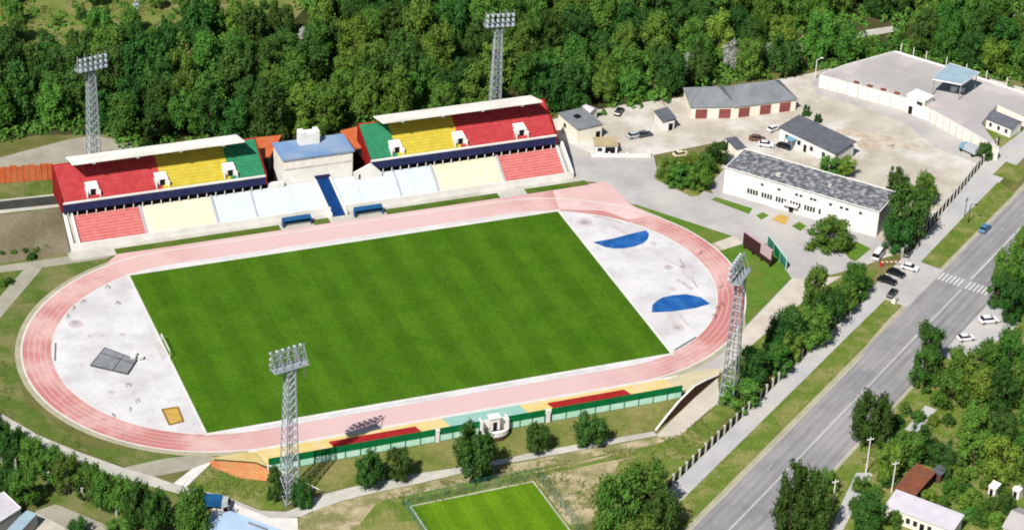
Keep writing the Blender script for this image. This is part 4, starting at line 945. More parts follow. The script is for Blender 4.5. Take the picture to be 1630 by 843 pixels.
# bottom right houses
t, F, L = house('long_bungalow', G(1410, 805, 3.2), G(1516, 845, 3.2), 5.2, 3.2, 'long bungalow with pale lilac corrugated roof at the bottom right', roof='roof_pale', wall='cream', rise=.9, shed=True, cat='bungalow', over=.25)
for x in (4.8, 6.4, 9.6, 12.0): opening(t, F, 'window', 'window_glass', x, x+.9, 1.0, 2.3)
opening(t, F, 'door', 'dark', 7.9, 8.9, 0, 2.2)
t, F, L = house('rusty_shed', G(1454, 791, 2.8), G(1488, 752, 2.8), 4.2, 2.8, 'shed with rusty red brown roof behind the long bungalow', roof='rust', wall='brown_wall', rise=.5, shed=True, cat='shed', over=.2); opening(t, F, 'door', 'dark', 1, 2, 0, 2)
t, F, L = house('corner_house', G(1598, 838, 3), G(1660, 862, 3), 8.0, 3.0, 'pale stone grey house roof cut off by the bottom right corner', roof='roof_pink', wall='cream', rise=1.6, cat='house'); opening(t, F, 'window', 'window_glass', 1, 2, 1, 2)
t, F, L = house('garden_hut', G(1484, 750, 2.2), G(1498, 756, 2.2), 3.0, 2.2, 'little dark roofed hut at the far end of the rusty shed', roof='roof_slate', wall='brown_wall', cat='hut', over=.15); opening(t, F, 'door', 'dark', .5, 1.2, 0, 1.8)
for i, (p, lb) in enumerate((((1574, 774), 'tiny white garden shed between the garden trees'), ((1612, 778), 'tiny white garden shed nearest the right border'))):
    t, F, L = house('garden_shed', G(*p, 2), G(p[0]+11, p[1]+5, 2), 2.0, 2.0, lb, roof='roof_white', wall='white', cat='shed', over=.1, rise=.4, shed=True, group='white garden sheds'); opening(t, F, 'door', 'dark', .4, 1.1, 0, 1.7)
# bottom left
t, F, L = house('barn', G(-26, 806, 4), G(2, 832, 4), 9.0, 4.0, 'pale metal roofed barn at the bottom left corner', roof='roof_pale', wall='concrete', cat='barn', over=.3)
P = [G(*p, 4) for p in ((-40, 800), (6, 783), (33, 808), (-20, 842))]
for ch in [c for c in bpy.data.objects if c.parent == t]: bpy.data.objects.remove(ch)
o = t.location.copy(); k = MB(); k.prism([((p.x-o.x), (p.y-o.y)) for p in P], 0, 3.8); k.build('wall', 'concrete', t)
k = MB(); k.prism([((p.x-o.x), (p.y-o.y)) for p in P], 3.803, 4.0); k.build('roof', 'roof_pale', t)
k = MB()
for i in range(4): a, b = P[i]-o, P[(i+1) % 4]-o; a.z = b.z = 4.05; k.tube(a, b, .14, n=4)
k.build('roof_edge', 'white', t)
P = [G(*p, 3) for p in ((32, 820), (43, 811), (59, 817), (22, 856), (-4, 858))]; o = Vector((P[0].x, P[0].y, 0)); t = thing('lean_to', o, 'narrow lean-to with pale blue metal roof beside the barn', 'lean-to')
k = MB(); k.prism([(p.x-o.x, p.y-o.y) for p in P], 0, 2.8); k.build('wall', 'concrete', t); k = MB(); k.prism([(p.x-o.x, p.y-o.y) for p in P], 2.803, 3.0); k.build('roof', 'canopy_blue', t)
P = [G(*p, 4) for p in ((334, 822), (366, 812), (474, 852), (470, 880), (300, 880))]; o = Vector((P[0].x, P[0].y, 0)); t = thing('warehouse', o, 'warehouse with light blue metal roof cut off by the bottom edge', 'warehouse')
k = MB(); k.prism([(p.x-o.x, p.y-o.y) for p in P], 0, 3.8); k.build('wall', 'white', t); k = MB(); k.prism([(p.x-o.x, p.y-o.y) for p in P], 3.803, 4.0); k.build('roof', 'roof_lightblue', t)
k = MB(); a, b = G(396, 832, 4)-o, G(425, 843, 4)-o; k.tube((a.x, a.y, 4.15), (b.x, b.y, 4.15), .25, n=4); k.build('ridge_vent', 'roof_grey', t)
# blue cargo cart in the yard end of the warehouse
def flat_truck(px_, py_, rz, label, cab, bed):
    p = G(px_, py_); t = thing('truck', (p.x, p.y, 0), label, 'truck', None, rz)
    k = MB(); k.box(-2.6, 1.2, -1.1, 1.1, .9, 2.6); k.build('cargo_box', bed, t)
    k = MB(); k.add([(1.3, -1.05, .6), (3.0, -1.05, .6), (3.0, 1.05, .6), (1.3, 1.05, .6), (1.3, -1.0, 2.3), (2.5, -1.0, 2.3), (2.5, 1.0, 2.3), (1.3, 1.0, 2.3), (3.0, -1.05, 1.4), (3.0, 1.05, 1.4)], [(0, 3, 2, 1), (4, 5, 6, 7), (0, 1, 8, 5, 4), (3, 7, 6, 9, 2), (0, 4, 7, 3), (1, 2, 9, 8), (8, 9, 6, 5)]); cb = k.build('cab', cab, t)
    k = MB(); k.quad((3.0, -.95, 1.45), (3.0, .95, 1.45), (2.55, .9, 2.2), (2.55, -.9, 2.2)); k.v = [(x+.02, y, z+.015) for x, y, z in k.v]; k.build('windscreen', 'black_glass', cb)
    for x in (-1.8, 2.1):
        for y in (-1.0, 1.0): k = MB(); k.tube((x, y-.15, .48), (x, y+.15, .48), .48, n=12, cap=True); k.build('wheel', 'tyre', t)
    k = MB(); k.box(-2.6, 2.9, -.4, .4, .5, .88); k.build('chassis', 'dark', t)
flat_truck(1543, 244, R(110), 'pale blue grey truck parked at the corner of the dirt yard', 'car_teal', 'car_silver')
flat_truck(344, 807, R(-25), 'truck with blue cargo box parked beside the light blue warehouse', 'car_silver', 'dugout_blue')

# ------------------------------------------------------------------ cars
def car_proto(paint, van=False):
    t = thing('parked_car', (0, 0, 0), '', 'car', 'cars parked or driving around the stadium')
    W2 = .88
    prof = [(-2.2, .35), (-2.25, .75), (-2.05, 1.0), (-1.2, 1.06), (1.0, 1.0), (1.95, .88), (2.2, .65), (2.2, .35)]
    k = MB(); n = len(prof)
    for s, wd in ((-1, W2), (1, W2)): k.v += [(x, s*(wd-(.06 if z > .9 else 0)), z) for x, z in prof]
    k.f += [tuple(range(n)), tuple(range(n, 2*n))[::-1]]+[(i, n+i, n+(i+1) % n, (i+1) % n) for i in range(n)]
    body = k.build('body', paint, t)
    gl = [(-1.75, 1.03), (-1.35, 1.46), (.35, 1.46), (1.05, 1.0)] if not van else [(-2.15, 1.0), (-2.1, 1.9), (1.0, 1.9), (1.8, .95)]
    k = MB(); m = 4
    for s in (-1, 1): k.v += [(x, s*(.8 if z < 1.1 else .66), z) for x, z in gl]
    k.f += [(0, 1, 2, 3), (7, 6, 5, 4)]+[(i, m+i, m+(i+1) % m, (i+1) % m) for i in range(m)]
    k.build('cabin_glass', 'black_glass', t)
    k = MB(); zr = gl[1][1]
    k.box(gl[1][0]+.02, gl[2][0]-.02, -.64, .64, zr+.004, zr+.05); k.build('roof_panel', paint, t)
    for x in (-1.35, 1.4):
        for y in (-.84, .84):
            k = MB(); k.tube((x, y-.1, .33), (x, y+.1, .33), .33, n=12, cap=True); wh = k.build('wheel', 'tyre', t)
            k = MB(); s = 1 if y > 0 else -1; k.tube((x, y+s*.09, .33), (x, y+s*.115, .33), .19, n=10, cap=True); k.build('rim', 'rim', wh)
    for y in (-.6, .6): k = MB(); k.box(2.13, 2.225, y-.2, y+.2, .6, .74); k.build('headlight', 'lamp', t)
    for y in (-.65, .65): k = MB(); k.box(-2.27, -2.2, y-.15, y+.15, .72, .9); k.build('tail_light', 'red_wall', t)
    return t
RA = math.atan2(RDIR.y, RDIR.x); NA = math.atan2(-RN.y, -RN.x)
cars = [('white', 1448, 429, NA+.12, 1.0, 'white car on the forecourt nearest the road'),
        ('black', 1426, 438, NA, 1.02, 'black car on the forecourt between the white car and another black car'),
        ('black', 1412, 450, NA+.05, 1.05, 'black car on the forecourt beside the roadside trees'),
        ('black', 1420, 470, RA+.1, .95, 'black car parked along the pavement at the tip of the verge'),
        ('blue', 1567, 367, RA, 1.0, 'blue car driving on the road beyond the crosswalk'),
        ('white', 1573, 513, RA-.75, 1.12, 'large white car parked in the bay across the road'),
        ('white', 1537, 541, RA-.7, 1.0, 'white car half hidden under the trees across the road'),
        ('black', 1445, 406, RA+.1, .85, 'small black car on the pavement above the forecourt'),
        ('silver', 1010, 219, R(5), 1.0, 'silver car parked in the yard behind the low white wall'),
        ('grey', 1026, 217, R(5), .95, 'dark grey car parked close beside the silver car'),
        ('brown', 1205, 224, R(-30), 1.0, 'brown car parked behind the roof of the white hall'),
        ('white', 1219, 233, R(-30), .98, 'white car parked behind the roof of the white hall'),
        ('white', 1231, 208, R(20), .95, 'white car parked by the upper corner of the workshop'),
        ('black', 985, 181, R(50), 1.0, 'dark car parked in the shade at the wood edge'),
        ('cream', 1084, 249, R(0), 1.0, 'cream car parked behind the bushes by the plaza'),
        ('black', 1248, 236, R(-50), .95, 'black car under the teal canopy of the workshop')]
protos = {}
for pc, x, y, rz, s, lb in cars:
    if pc not in protos:
        o = car_proto('car_'+pc); protos[pc] = o; reg(o)
    else: o = copy_tree(protos[pc])
    p = G(x, y); o.location = (p.x, p.y, .09); o.rotation_euler.z = rz; o.scale = (s, s, s); o['label'] = lb
o = car_proto('car_white', True); o.name = 'minibus'; p = G(1398, 409); o.location = (p.x, p.y, .03); o.rotation_euler.z = RA+.1; o.scale = (1.2, 1.1, 1.15); tag(o, 'white minibus stopped at the gate below the white hall', 'minibus'); del o['group']
# barrier at the gate
p = G(1402, 424); t = thing('boom_barrier', (p.x, p.y, 0), 'red and white boom barrier at the gate beside the minibus', 'barrier', None, NA+.6)
k = MB(); k.box(-.3, .3, -.25, .25, 0, 1.1); k.box(-.35, .35, -.3, .3, 1.103, 1.2); k.build('cabinet', 'red_wall', t)
k = MB(); k.tube((0, 0, 1.25), (4.6, 0, 1.5), .12, n=6); k.build('boom', 'white', t)
k = MB()
for i in range(4): k.tube((.5+i*1.1, 0, 1.277+.06*i), (1.05+i*1.1, 0, 1.307+.06*i), .14, n=6)
k.build('red_band', 'red_wall', t)
# motorcycle on the pavement
p = G(1463, 391); t = thing('motorcycle', (p.x, p.y, .04), 'dark motorcycle parked on the pavement above the forecourt', 'motorcycle', None, RA+.3)
for x in (-.7, .7): k = MB(); k.tube((x, -.07, .32), (x, .07, .32), .32, n=12, cap=True); k.build('wheel', 'tyre', t)
k = MB(); k.box(-.35, .4, -.16, .16, .3, .75); k.tube((.7, 0, .32), (.5, 0, 1.05), .07); k.tube((-.7, 0, .32), (-.2, 0, .6), .07); k.build('frame', 'dark', t)
k = MB(); k.box(-.85, -.05, -.15, .15, .78, .9); k.build('seat', 'brown_panel', t)
k = MB(); k.tube((.5, -.4, 1.05), (.5, .4, 1.05), .04); k.build('handlebar', 'steel', t)
p = G(1424, 481); t = thing('bollard_block', (p.x, p.y, .04), 'white concrete block at the tip of the grass verge', 'block'); t.rotation_euler.z = RA
k = MB(); k.box(-.9, .9, -.5, .5, 0, .9); k.build('block_body', 'white', t); k = MB(); k.add([(-.9, -.5, .903), (.9, -.5, .903), (.9, .5, .903), (-.9, .5, .903), (-.6, -.25, 1.3), (.6, -.25, 1.3), (.6, .25, 1.3), (-.6, .25, 1.3)], [(0, 1, 5, 4), (1, 2, 6, 5), (2, 3, 7, 6), (3, 0, 4, 7), (4, 5, 6, 7)]); k.build('block_top', 'concrete', t)

# ------------------------------------------------------------------ fences with white pillars, poles, lamps
def pillar_fence(pts, label, spacing=2.9, hp=2.3, cat='fence', bars=True):
    o = Vector((pts[0].x, pts[0].y, 0)); t = thing('pillar_fence', o, label, cat, 'railing fences with white pillars')
    kb_ = MB()
    for a, b in zip(pts, pts[1:]):
        a = Vector((a.x, a.y, 0)); b = Vector((b.x, b.y, 0)); n = max(1, round((b-a).length/spacing)); d = (b-a).normalized()
        for i in range(n):
            p = a.lerp(b, i/n)-o; q = a.lerp(b, (i+1)/n)-o
            k = MB(); k.box(p.x-.2, p.x+.2, p.y-.2, p.y+.2, 0, hp); k.box(p.x-.25, p.x+.25, p.y-.25, p.y+.25, hp+.003, hp+.1); k.build('pillar', 'concrete', t)
            if bars:
                kb_.tube(p+Vector((0, 0, .3)), q+Vector((0, 0, .3)), .05, n=3); kb_.tube(p+Vector((0, 0, hp-.4)), q+Vector((0, 0, hp-.4)), .05, n=3)
                m = 14
                for j in range(1, m): r_ = p.lerp(q, j/m); kb_.tube(r_+Vector((0, 0, .1)), r_+Vector((0, 0, hp-.25)), .045, n=3)
    kb_.build('railing', 'dark', t)
pillar_fence([RD(-4, 17.6), RD(47, 17.4), RD(80, 17.7), RD(102, 18.0)], 'railing fence with white pillars along the pavement beside the roadside trees')
pillar_fence([RD(124, 18.2), RD(159, 20.0), RD(196, 22.8)], 'railing fence with white pillars along the pavement beside the dirt yard', spacing=2.7)
pillar_fence([G(-20, 722), G(25, 748), G(77, 771), G(131, 797), G(185, 821), G(245, 848), G(280, 865)], 'railing fence with white pillars under the tree row at the bottom left', spacing=5.0, hp=3.2, bars=False)
def pole(base, h, label, cat, lamp=0, col='white', rz=0, group=None, r=.16):
    t = thing('utility_pole' if not lamp else 'street_lamp', base, label, cat, group, rz)
    k = MB(); k.tube((0, 0, 0), (0, 0, h), r, r*.65, n=7, cap=True); k.build('pole', col, t)
    k = MB()
    if lamp: k.tube((0, 0, h-.1), (1.2, 0, h+.25), .07); k.box(1.0, 1.9, -.18, .18, h+.2, h+.36)
    else: k.box(-.8, .8, -.08, .08, h-.7, h-.52); k.tube((-.7, 0, h-.5), (-.7, 0, h-.25), .06); k.tube((.7, 0, h-.5), (.7, 0, h-.25), .06)
    k.build('lamp_arm' if lamp else 'crossarm', col, t)
pole(G(1378, 753), 9.4, 'pale concrete pole below the leafy tree across the road', 'pole', group='pale poles across the road')
pole(G(1419, 783), 8.0, 'pale concrete pole at the corner of the long bungalow', 'pole', group='pale poles across the road')
pole(G(1414, 703), 8.6, 'pale concrete pole on the right of the leafy tree across the road', 'pole', group='pale poles across the road')
pole(G(1297, 126), 6.0, 'white street lamp at the far left corner of the garage row', 'street lamp', 1)
pole(G(1325, 803), 6.5, 'short pale pole beside the dark poplar across the road', 'pole', group='pale poles across the road')
pole(G(1541, 355), 5.5, 'dark street lamp on the pavement beside the upper verge', 'street lamp', 1, 'dark', RA-1.5, r=.12)
pole(G(1535, 345), 5.5, 'slim dark pole close beside the dark street lamp', 'pole', 0, 'dark', RA, r=.11)
for i in range(9):
    f = i/8; a = G(1360, 101); b = G(1640, 152); p = a.lerp(b, f) if f > .23 else G(1365+i*30, 95-i*9); p = back[-2].lerp(back[-3], .1+.25*i) if i < 3 else back[-3].lerp(back[-4], (i-3)/6)
    k = MB(); k.tube((0, 0, 0), (0, 0, 6.2), .13, n=6, cap=True); o = k.build('wall_post', 'white'); o.location = (p.x+.6, p.y+.8, 0)
    tag(o, 'white post standing along the back parapet of the garage roof', 'post', 'white posts behind the garage row')

# ------------------------------------------------------------------ trees
def blob_core(mb, c, r, sq, rnd):
    n1, n2 = 6, 4; V = []
    for i in range(1, n2):
        th = math.pi*i/n2
        for j in range(n1):
            ph = 2*math.pi*j/n1; rr = r*rnd.uniform(.85, 1.1)
            V.append((c.x+rr*math.sin(th)*math.cos(ph), c.y+rr*math.sin(th)*math.sin(ph), c.z+rr*math.cos(th)*sq))
    V.append((c.x, c.y, c.z+r*sq)); V.append((c.x, c.y, c.z-r*sq)); top, bot = len(V)-2, len(V)-1
    Fc = [(j, (j+1) % n1, top) for j in range(n1)]
    for i in range(n2-2): Fc += [(i*n1+j, (i+1)*n1+j, (i+1)*n1+(j+1) % n1, i*n1+(j+1) % n1) for j in range(n1)]
    Fc += [((n2-2)*n1+(j+1) % n1, (n2-2)*n1+j, bot) for j in range(n1)]
    mb.add(V, Fc)
def crown_mesh(name, shape, seed, leafm, nblob=36, leaves=150, core=.62, leafsize=(.024, .058)):
    """unit crown: about 1 wide, z from 0 to 1"""
    rnd = random.Random(seed); mb = MB(); blobs = []
    lean = Vector((rnd.uniform(-.06, .06), rnd.uniform(-.06, .06), 0))
    for i in range(nblob):
        for _ in range(30):
            z = rnd.uniform(.08, .9)
            if shape == 'round': env = .5*math.sqrt(max(0.02, 1-((z-.46)/.56)**2))
            elif shape == 'tall': env = .46*math.sqrt(max(0.02, 1-((z-.42)/.6)**2))*(1-.25*z)
            elif shape == 'cone': env = .5*(1-z)**.75*min(1, z*6)+.06
            else: env = .5*math.sqrt(max(.02, 1-(z*.95)**2))
            a = rnd.uniform(0, 2*math.pi); rr = env*math.sqrt(rnd.uniform(.12, 1.0))
            r = rnd.uniform(.085, .185)*(1 if shape != 'cone' else .8)*(1.15 if i < 6 else .9)
            rr = max(0, min(rr, env-r*.45)); c = Vector((rr*math.cos(a), rr*math.sin(a), z))+lean*z
            if all((c-b[0]).length > .55*min(r, b[1]) for b in blobs): break
        blobs.append((c, r))
    for c, r in blobs:
        if core: blob_core(mb, c, r*core, .9, rnd)
        for _ in range(int(leaves*(r/.16)**2)):
            d = Vector((rnd.gauss(0, 1), rnd.gauss(0, 1), rnd.gauss(.25, 1))).normalized()
            p = c+d*r*rnd.choice((rnd.uniform(.7, 1.1), rnd.uniform(.7, 1.1), rnd.uniform(1.0, 1.45))); p.z = max(.0, p.z)
            s = rnd.uniform(*leafsize); nrm = (d+Vector((rnd.gauss(0, .55), rnd.gauss(0, .55), rnd.gauss(.15, .55)))).normalized()
            x = nrm.orthogonal().normalized(); y = nrm.cross(x); an = rnd.uniform(0, 6.28); u = x*math.cos(an)+y*math.sin(an); v = nrm.cross(u)
            mb.add([p-u*s*.5-v*s*.35, p+u*s*.6-v*s*.2, p+u*s*.35+v*s*.5, p-u*s*.4+v*s*.35], [(0, 1, 2, 3)])
    rs = sorted(math.hypot(v[0], v[1]) for v in mb.v); zs = sorted(v[2] for v in mb.v); q = .5/rs[int(len(rs)*.992)]; z0, z1 = zs[int(len(zs)*.01)], zs[int(len(zs)*.993)]
    mb.v = [(v[0]*q, v[1]*q, (v[2]-z0)/(z1-z0)) for v in mb.v]
    me = bpy.data.meshes.new(name); me.from_pydata(mb.v, [], mb.f); me.update(); me.materials.append(leafm); return me
def trunk_mesh(name, m, seed):
    rnd = random.Random(seed); k = MB(); k.tube((0, 0, -.02), (.01, 0, .35), .035, .026, 6); k.tube((.01, 0, .35), (.0, .01, .78), .026, .008, 6)
    for i in range(4):
        a = rnd.uniform(0, 6.28); z = rnd.uniform(.28, .5); k.tube((0, 0, z), (.2*math.cos(a), .2*math.sin(a), z+rnd.uniform(.15, .3)), .016, .005, 5)
    me = bpy.data.meshes.new(name); me.from_pydata(k.v, [], k.f); me.update(); me.materials.append(m); return me
CROWN = {}
for li, ln in enumerate(('dark', 'mid', 'light', 'pale')):
    for shape in ('round', 'tall', 'cone', 'bush'):
        if ln == 'pale' and shape in ('cone', 'bush'): continue
        if ln == 'light' and shape == 'cone': continue
        CROWN[ln, shape] = [crown_mesh('crown', shape, 100*li+10*len(shape)+i, LEAF[ln], core=(.72 if ln != 'pale' else 0), leaves=(150 if ln != 'pale' else 130)) for i in range(3 if shape != 'round' else 4)]
TRUNK = [trunk_mesh('trunk', M['trunk'], 5), trunk_mesh('trunk', M['trunk'], 9)]; PALE_TRUNK = trunk_mesh('trunk', M['pale_wood'], 3)
trnd = random.Random(11)
def tree_at(base, W, H, gap, ln, shape, label, group=None, name='leafy_tree', cat='tree'):
    """W crown width, H crown height, gap bare stem below it"""
    t = thing(name, (base.x, base.y, 0), label, cat, group, trnd.uniform(0, 6.28))
    total = gap+H
    o = bpy.data.objects.new('trunk', PALE_TRUNK if ln == 'pale' else trnd.choice(TRUNK)); COL.objects.link(o); o.parent = t; o.scale = (total*.75, total*.75, total*.92)
    o = bpy.data.objects.new('crown', trnd.choice(CROWN[ln, shape])); COL.objects.link(o); o.parent = t
    o.location = (0, 0, gap); o.scale = (W*trnd.uniform(.92, 1.08), W*trnd.uniform(.92, 1.08), H)
    return t
def T(cx, cy_, wp, hp_, ln, shape, label, group=None, gap=.8, **kw):
    """tree whose crown fills about wp x hp_ photo pixels round (cx, cy_)"""
    W = wp/(6.5 if group and ('white hall' in group or 'plaza' in group) else 7.5); H = math.sqrt(max(4, hp_**2-(3.2*W)**2))/5.6; H = max(H, W*.55)
    b = G(cx, cy_, gap+H*.48)
    return tree_at(b, W, H, gap, ln, shape, label, group, **kw)

# individual trees and bushes round the stadium
g = 'small trees on the grassy bank'
T(590, 745, 52, 52, 'dark', 'round', 'small dark tree on the bank, left one of a close pair', g)
T(634, 737, 48, 46, 'dark', 'round', 'small dark tree on the bank, right one of a close pair', g)
T(755, 718, 74, 76, 'dark', 'round', 'largest tree on the bank, left of the white pavilion', g)
T(858, 696, 46, 42, 'dark', 'round', 'small tree on the bank right of the white pavilion', g)
T(938, 683, 62, 46, 'dark', 'round', 'broad tree on the bank below the right red bleacher', g)
T(440, 768, 34, 46, 'dark', 'bush', 'dark bush at the foot of the near mast, on its left', 'bushes at the near mast', gap=.1, name='bush', cat='bush')
T(480, 784, 36, 40, 'dark', 'bush', 'dark bush at the foot of the near mast, on its right', 'bushes at the near mast', gap=.1, name='bush', cat='bush')
g = 'trees beside the small training pitch'
for x, y, w_, h_, ln, lb in ((985, 812, 84, 90, 'mid', 'large bushy tree right of the training pitch, lower left of its clump'), (1030, 786, 92, 84, 'mid', 'large bushy tree right of the training pitch, topmost of its clump'), (1050, 820, 70, 70, 'dark', 'dark bushy tree at the pavement right of the training pitch'), (1010, 842, 80, 60, 'mid', 'bushy tree at the bottom edge right of the training pitch')):
    T(x, y, w_, h_, ln, 'round', lb, g, gap=.4)
g = 'trees between the plaza and the pavement'
for x, y, w_, h_, ln, lb in ((1180, 630, 66, 44, 'mid', 'low rounded tree at the foot of the right mast'), (1200, 583, 60, 56, 'dark', 'dark tree just above the low rounded tree by the mast'), (1238, 572, 50, 46, 'mid', 'medium tree in the roadside row next to the yellowish one'), (1257, 553, 44, 44, 'light', 'yellowish green tree in the roadside row'), (1240, 540, 56, 56, 'dark', 'dark tree in the roadside row behind the yellowish one'), (1268, 512, 66, 60, 'dark', 'dark tree in the roadside row beside the pale side lane'), (1292, 520, 58, 64, 'mid', 'tree in the roadside row close to the railing fence'), (1300, 462, 48, 66, 'mid', 'tall green tree where the row meets the plaza'), (1318, 492, 56, 56, 'dark', 'dark tree in the row just below the tall one at the plaza'), (1343, 474, 48, 48, 'mid', 'tree in the row between the dark one and the forecourt'), (1364, 446, 54, 56, 'mid', 'tree in the row nearest the parked black cars')):
    T(x, y, w_, h_, ln, 'round', lb, g, gap=.5)
g = 'trees and bushes round the white hall'
T(1320, 370, 74, 60, 'mid', 'bush', 'big round bush in front of the white hall', g, gap=.1, name='bush', cat='bush')
for x, y, w_, h_, ln, lb in ((1450, 338, 84, 92, 'dark', 'big dark tree at the right end of the white hall'), (1428, 288, 46, 42, 'dark', 'smaller dark tree above the right end of the white hall'), (1470, 300, 48, 52, 'mid', 'tree at the yard side of the big dark tree'), (1428, 372, 56, 56, 'dark', 'dark tree close to the right end wall of the hall'), (1322, 266, 40, 36, 'mid', 'bushy tree behind the hall roof, left of two'), (1344, 264, 42, 36, 'light', 'yellowish bushy tree behind the hall roof, right of two')):
    T(x, y, w_, h_, ln, 'round', lb, g, gap=.4)
g = 'bushes in the bed beside the plaza'
for x, y, w_, h_, ln, lb in ((1062, 270, 42, 40, 'mid', 'bush at the left end of the plaza bed'), (1085, 278, 52, 44, 'mid', 'wide bush in the front of the plaza bed'), (1113, 280, 52, 48, 'light', 'yellowish bush at the right front of the plaza bed'), (1098, 262, 52, 40, 'light', 'yellowish bush at the back of the plaza bed'), (1125, 262, 40, 40, 'mid', 'bush beside the dark round tree of the plaza bed'), (1142, 243, 42, 42, 'dark', 'dark round tree at the back corner of the plaza bed')):
    T(x, y, w_, h_, ln, 'bush' if ln != 'dark' else 'round', lb, g, gap=.2, name='bush' if ln != 'dark' else 'leafy_tree', cat='bush' if ln != 'dark' else 'tree')
T(1568, 240, 34, 30, 'dark', 'bush', 'dark bush between the truck and the pavement fence', None, gap=.1, name='bush', cat='bush')
T(1284, 176, 18, 20, 'dark', 'bush', 'small dark bush at the right end of the red-door garage', None, gap=.1, name='bush', cat='bush')
T(1302, 188, 16, 16, 'dark', 'bush', 'small dark bush behind the workshop roof', None, gap=.1, name='bush', cat='bush')
# across the road
g = 'trees across the road'
for x, y, w_, h_, ln, sh, lb in ((1262, 800, 62, 100, 'dark', 'tall', 'tall dark poplar beside the road, left of its pair'), (1296, 806, 56, 92, 'dark', 'tall', 'tall dark poplar beside the road, right of its pair'),
    (1390, 666, 68, 82, 'dark', 'round', 'single dark tree overhanging the far kerb'), (1484, 548, 56, 66, 'dark', 'round', 'dark tree overhanging the road below the crosswalk, upper of two'), (1474, 588, 58, 60, 'mid', 'round', 'tree overhanging the road below the crosswalk, lower of two'),
    (1604, 424, 66, 70, 'mid', 'round', 'tree at the right border above the crosswalk'), (1612, 480, 58, 60, 'dark', 'round', 'dark tree at the right border below the crosswalk'), (1590, 462, 46, 50, 'dark', 'round', 'dark tree at the far end of the crosswalk'), (1640, 440, 60, 80, 'mid', 'round', 'tree cut by the right border level with the crosswalk'), (1632, 388, 46, 50, 'mid', 'round', 'upper tree cut by the right border beside the road'),
    (1530, 578, 60, 54, 'mid', 'round', 'tree below the half hidden white car'), (1568, 566, 56, 52, 'mid', 'round', 'tree below the large white car'), (1606, 560, 60, 70, 'mid', 'round', 'green tree at the right border below the parking bay'), (1512, 618, 70, 56, 'mid', 'round', 'tree at the left of the garden wood across the road'), (1556, 612, 74, 60, 'light', 'round', 'light green tree in the middle of the garden wood'), (1600, 622, 66, 60, 'dark', 'round', 'dark tree in the garden wood near the right border'), (1632, 610, 60, 70, 'mid', 'round', 'tree cut by the right border in the garden wood'),
    (1440, 716, 64, 52, 'mid', 'round', 'tree just above the rusty shed, left of the pole'), (1466, 706, 58, 48, 'dark', 'round', 'dark tree just above the rusty shed'), (1414, 736, 50, 52, 'light', 'round', 'light green tree between the two pale poles'), (1500, 722, 50, 40, 'dark', 'round', 'small dark tree right of the rusty shed'),
    (1560, 672, 62, 56, 'mid', 'round', 'tree at the upper edge of the garden clearing'), (1596, 684, 62, 56, 'dark', 'round', 'dark tree right of the garden clearing'), (1552, 718, 66, 56, 'mid', 'round', 'tree below the garden clearing, left of two'), (1596, 732, 70, 60, 'light', 'round', 'light tree below the garden clearing, right of two'), (1634, 680, 54, 80, 'mid', 'round', 'tree cut by the right border beside the garden clearing'), (1636, 750, 50, 56, 'mid', 'round', 'tree cut by the right border above the corner house'),
    (1384, 818, 54, 56, 'dark', 'round', 'dark tree left of the long bungalow'), (1320, 764, 36, 32, 'mid', 'round', 'small tree beside the short pale pole')):
    T(x, y, w_, h_, ln, sh, lb, g, gap=.5)
g = 'garden bushes round the bungalow'
for x, y, w_, h_, ln, lb in ((1512, 776, 34, 26, 'mid', 'garden bush right of the rusty shed'), (1545, 794, 40, 28, 'light', 'light garden bush above the end of the bungalow'), (1566, 812, 36, 28, 'mid', 'garden bush between bungalow and corner house'), (1530, 758, 30, 24, 'mid', 'garden bush below the dark tree by the shed'), (1480, 790, 30, 24, 'light', 'garden bush behind the bungalow roof'), (1370, 772, 30, 24, 'mid', 'bush at the foot of the pale pole'), (1428, 826, 34, 24, 'mid', 'bush in front of the bungalow wall'), (1604, 800, 34, 28, 'dark', 'dark bush at the roof of the corner house'), (1500, 820, 22, 16, 'light', 'low bush at the end wall of the bungalow'), (1428, 668, 26, 20, 'dark', 'dark bush beside the leafy tree at the far kerb'), (1470, 690, 20, 16, 'dark', 'dark bush beside the short garden path')):
    T(x, y, w_, h_, ln, 'bush', lb, g, gap=.05, name='bush', cat='bush')
sheet('garden_path', [(1320, 850), (1340, 800), (1363, 752), (1390, 752), (1338, 850)], 5, 'pavement')
sheet('garden_track', [(1440, 684), (1473, 645), (1491, 652), (1460, 688)], 5, 'pavement')
sheet('garden_clearing', [(1484, 690), (1500, 655), (1545, 668), (1530, 700), (1500, 712)], 4, 'verge')
sheet('garden_rubble', [(1490, 722), (1505, 720), (1545, 742), (1538, 750), (1510, 738)], 5, 'white_path')
g = 'low bushes in the overgrown garden plot'
grd = random.Random(77)
for x, y in ((1512, 740), (1530, 742), (1548, 752), (1570, 768), (1590, 776), (1505, 752), (1520, 790), (1540, 778), (1556, 790), (1580, 800), (1560, 828), (1585, 826), (1545, 815), (1500, 800), (1600, 786), (1510, 668), (1535, 690), (1486, 668), (1462, 660), (1440, 650), (1420, 672), (1410, 760), (1396, 780), (1360, 800)):
    T(x, y, grd.uniform(22, 34), grd.uniform(15, 22), grd.choice(('mid', 'light', 'mid', 'dark')), 'bush', 'low bush in the overgrown garden plot across the road', g, gap=.03, name='bush', cat='bush')
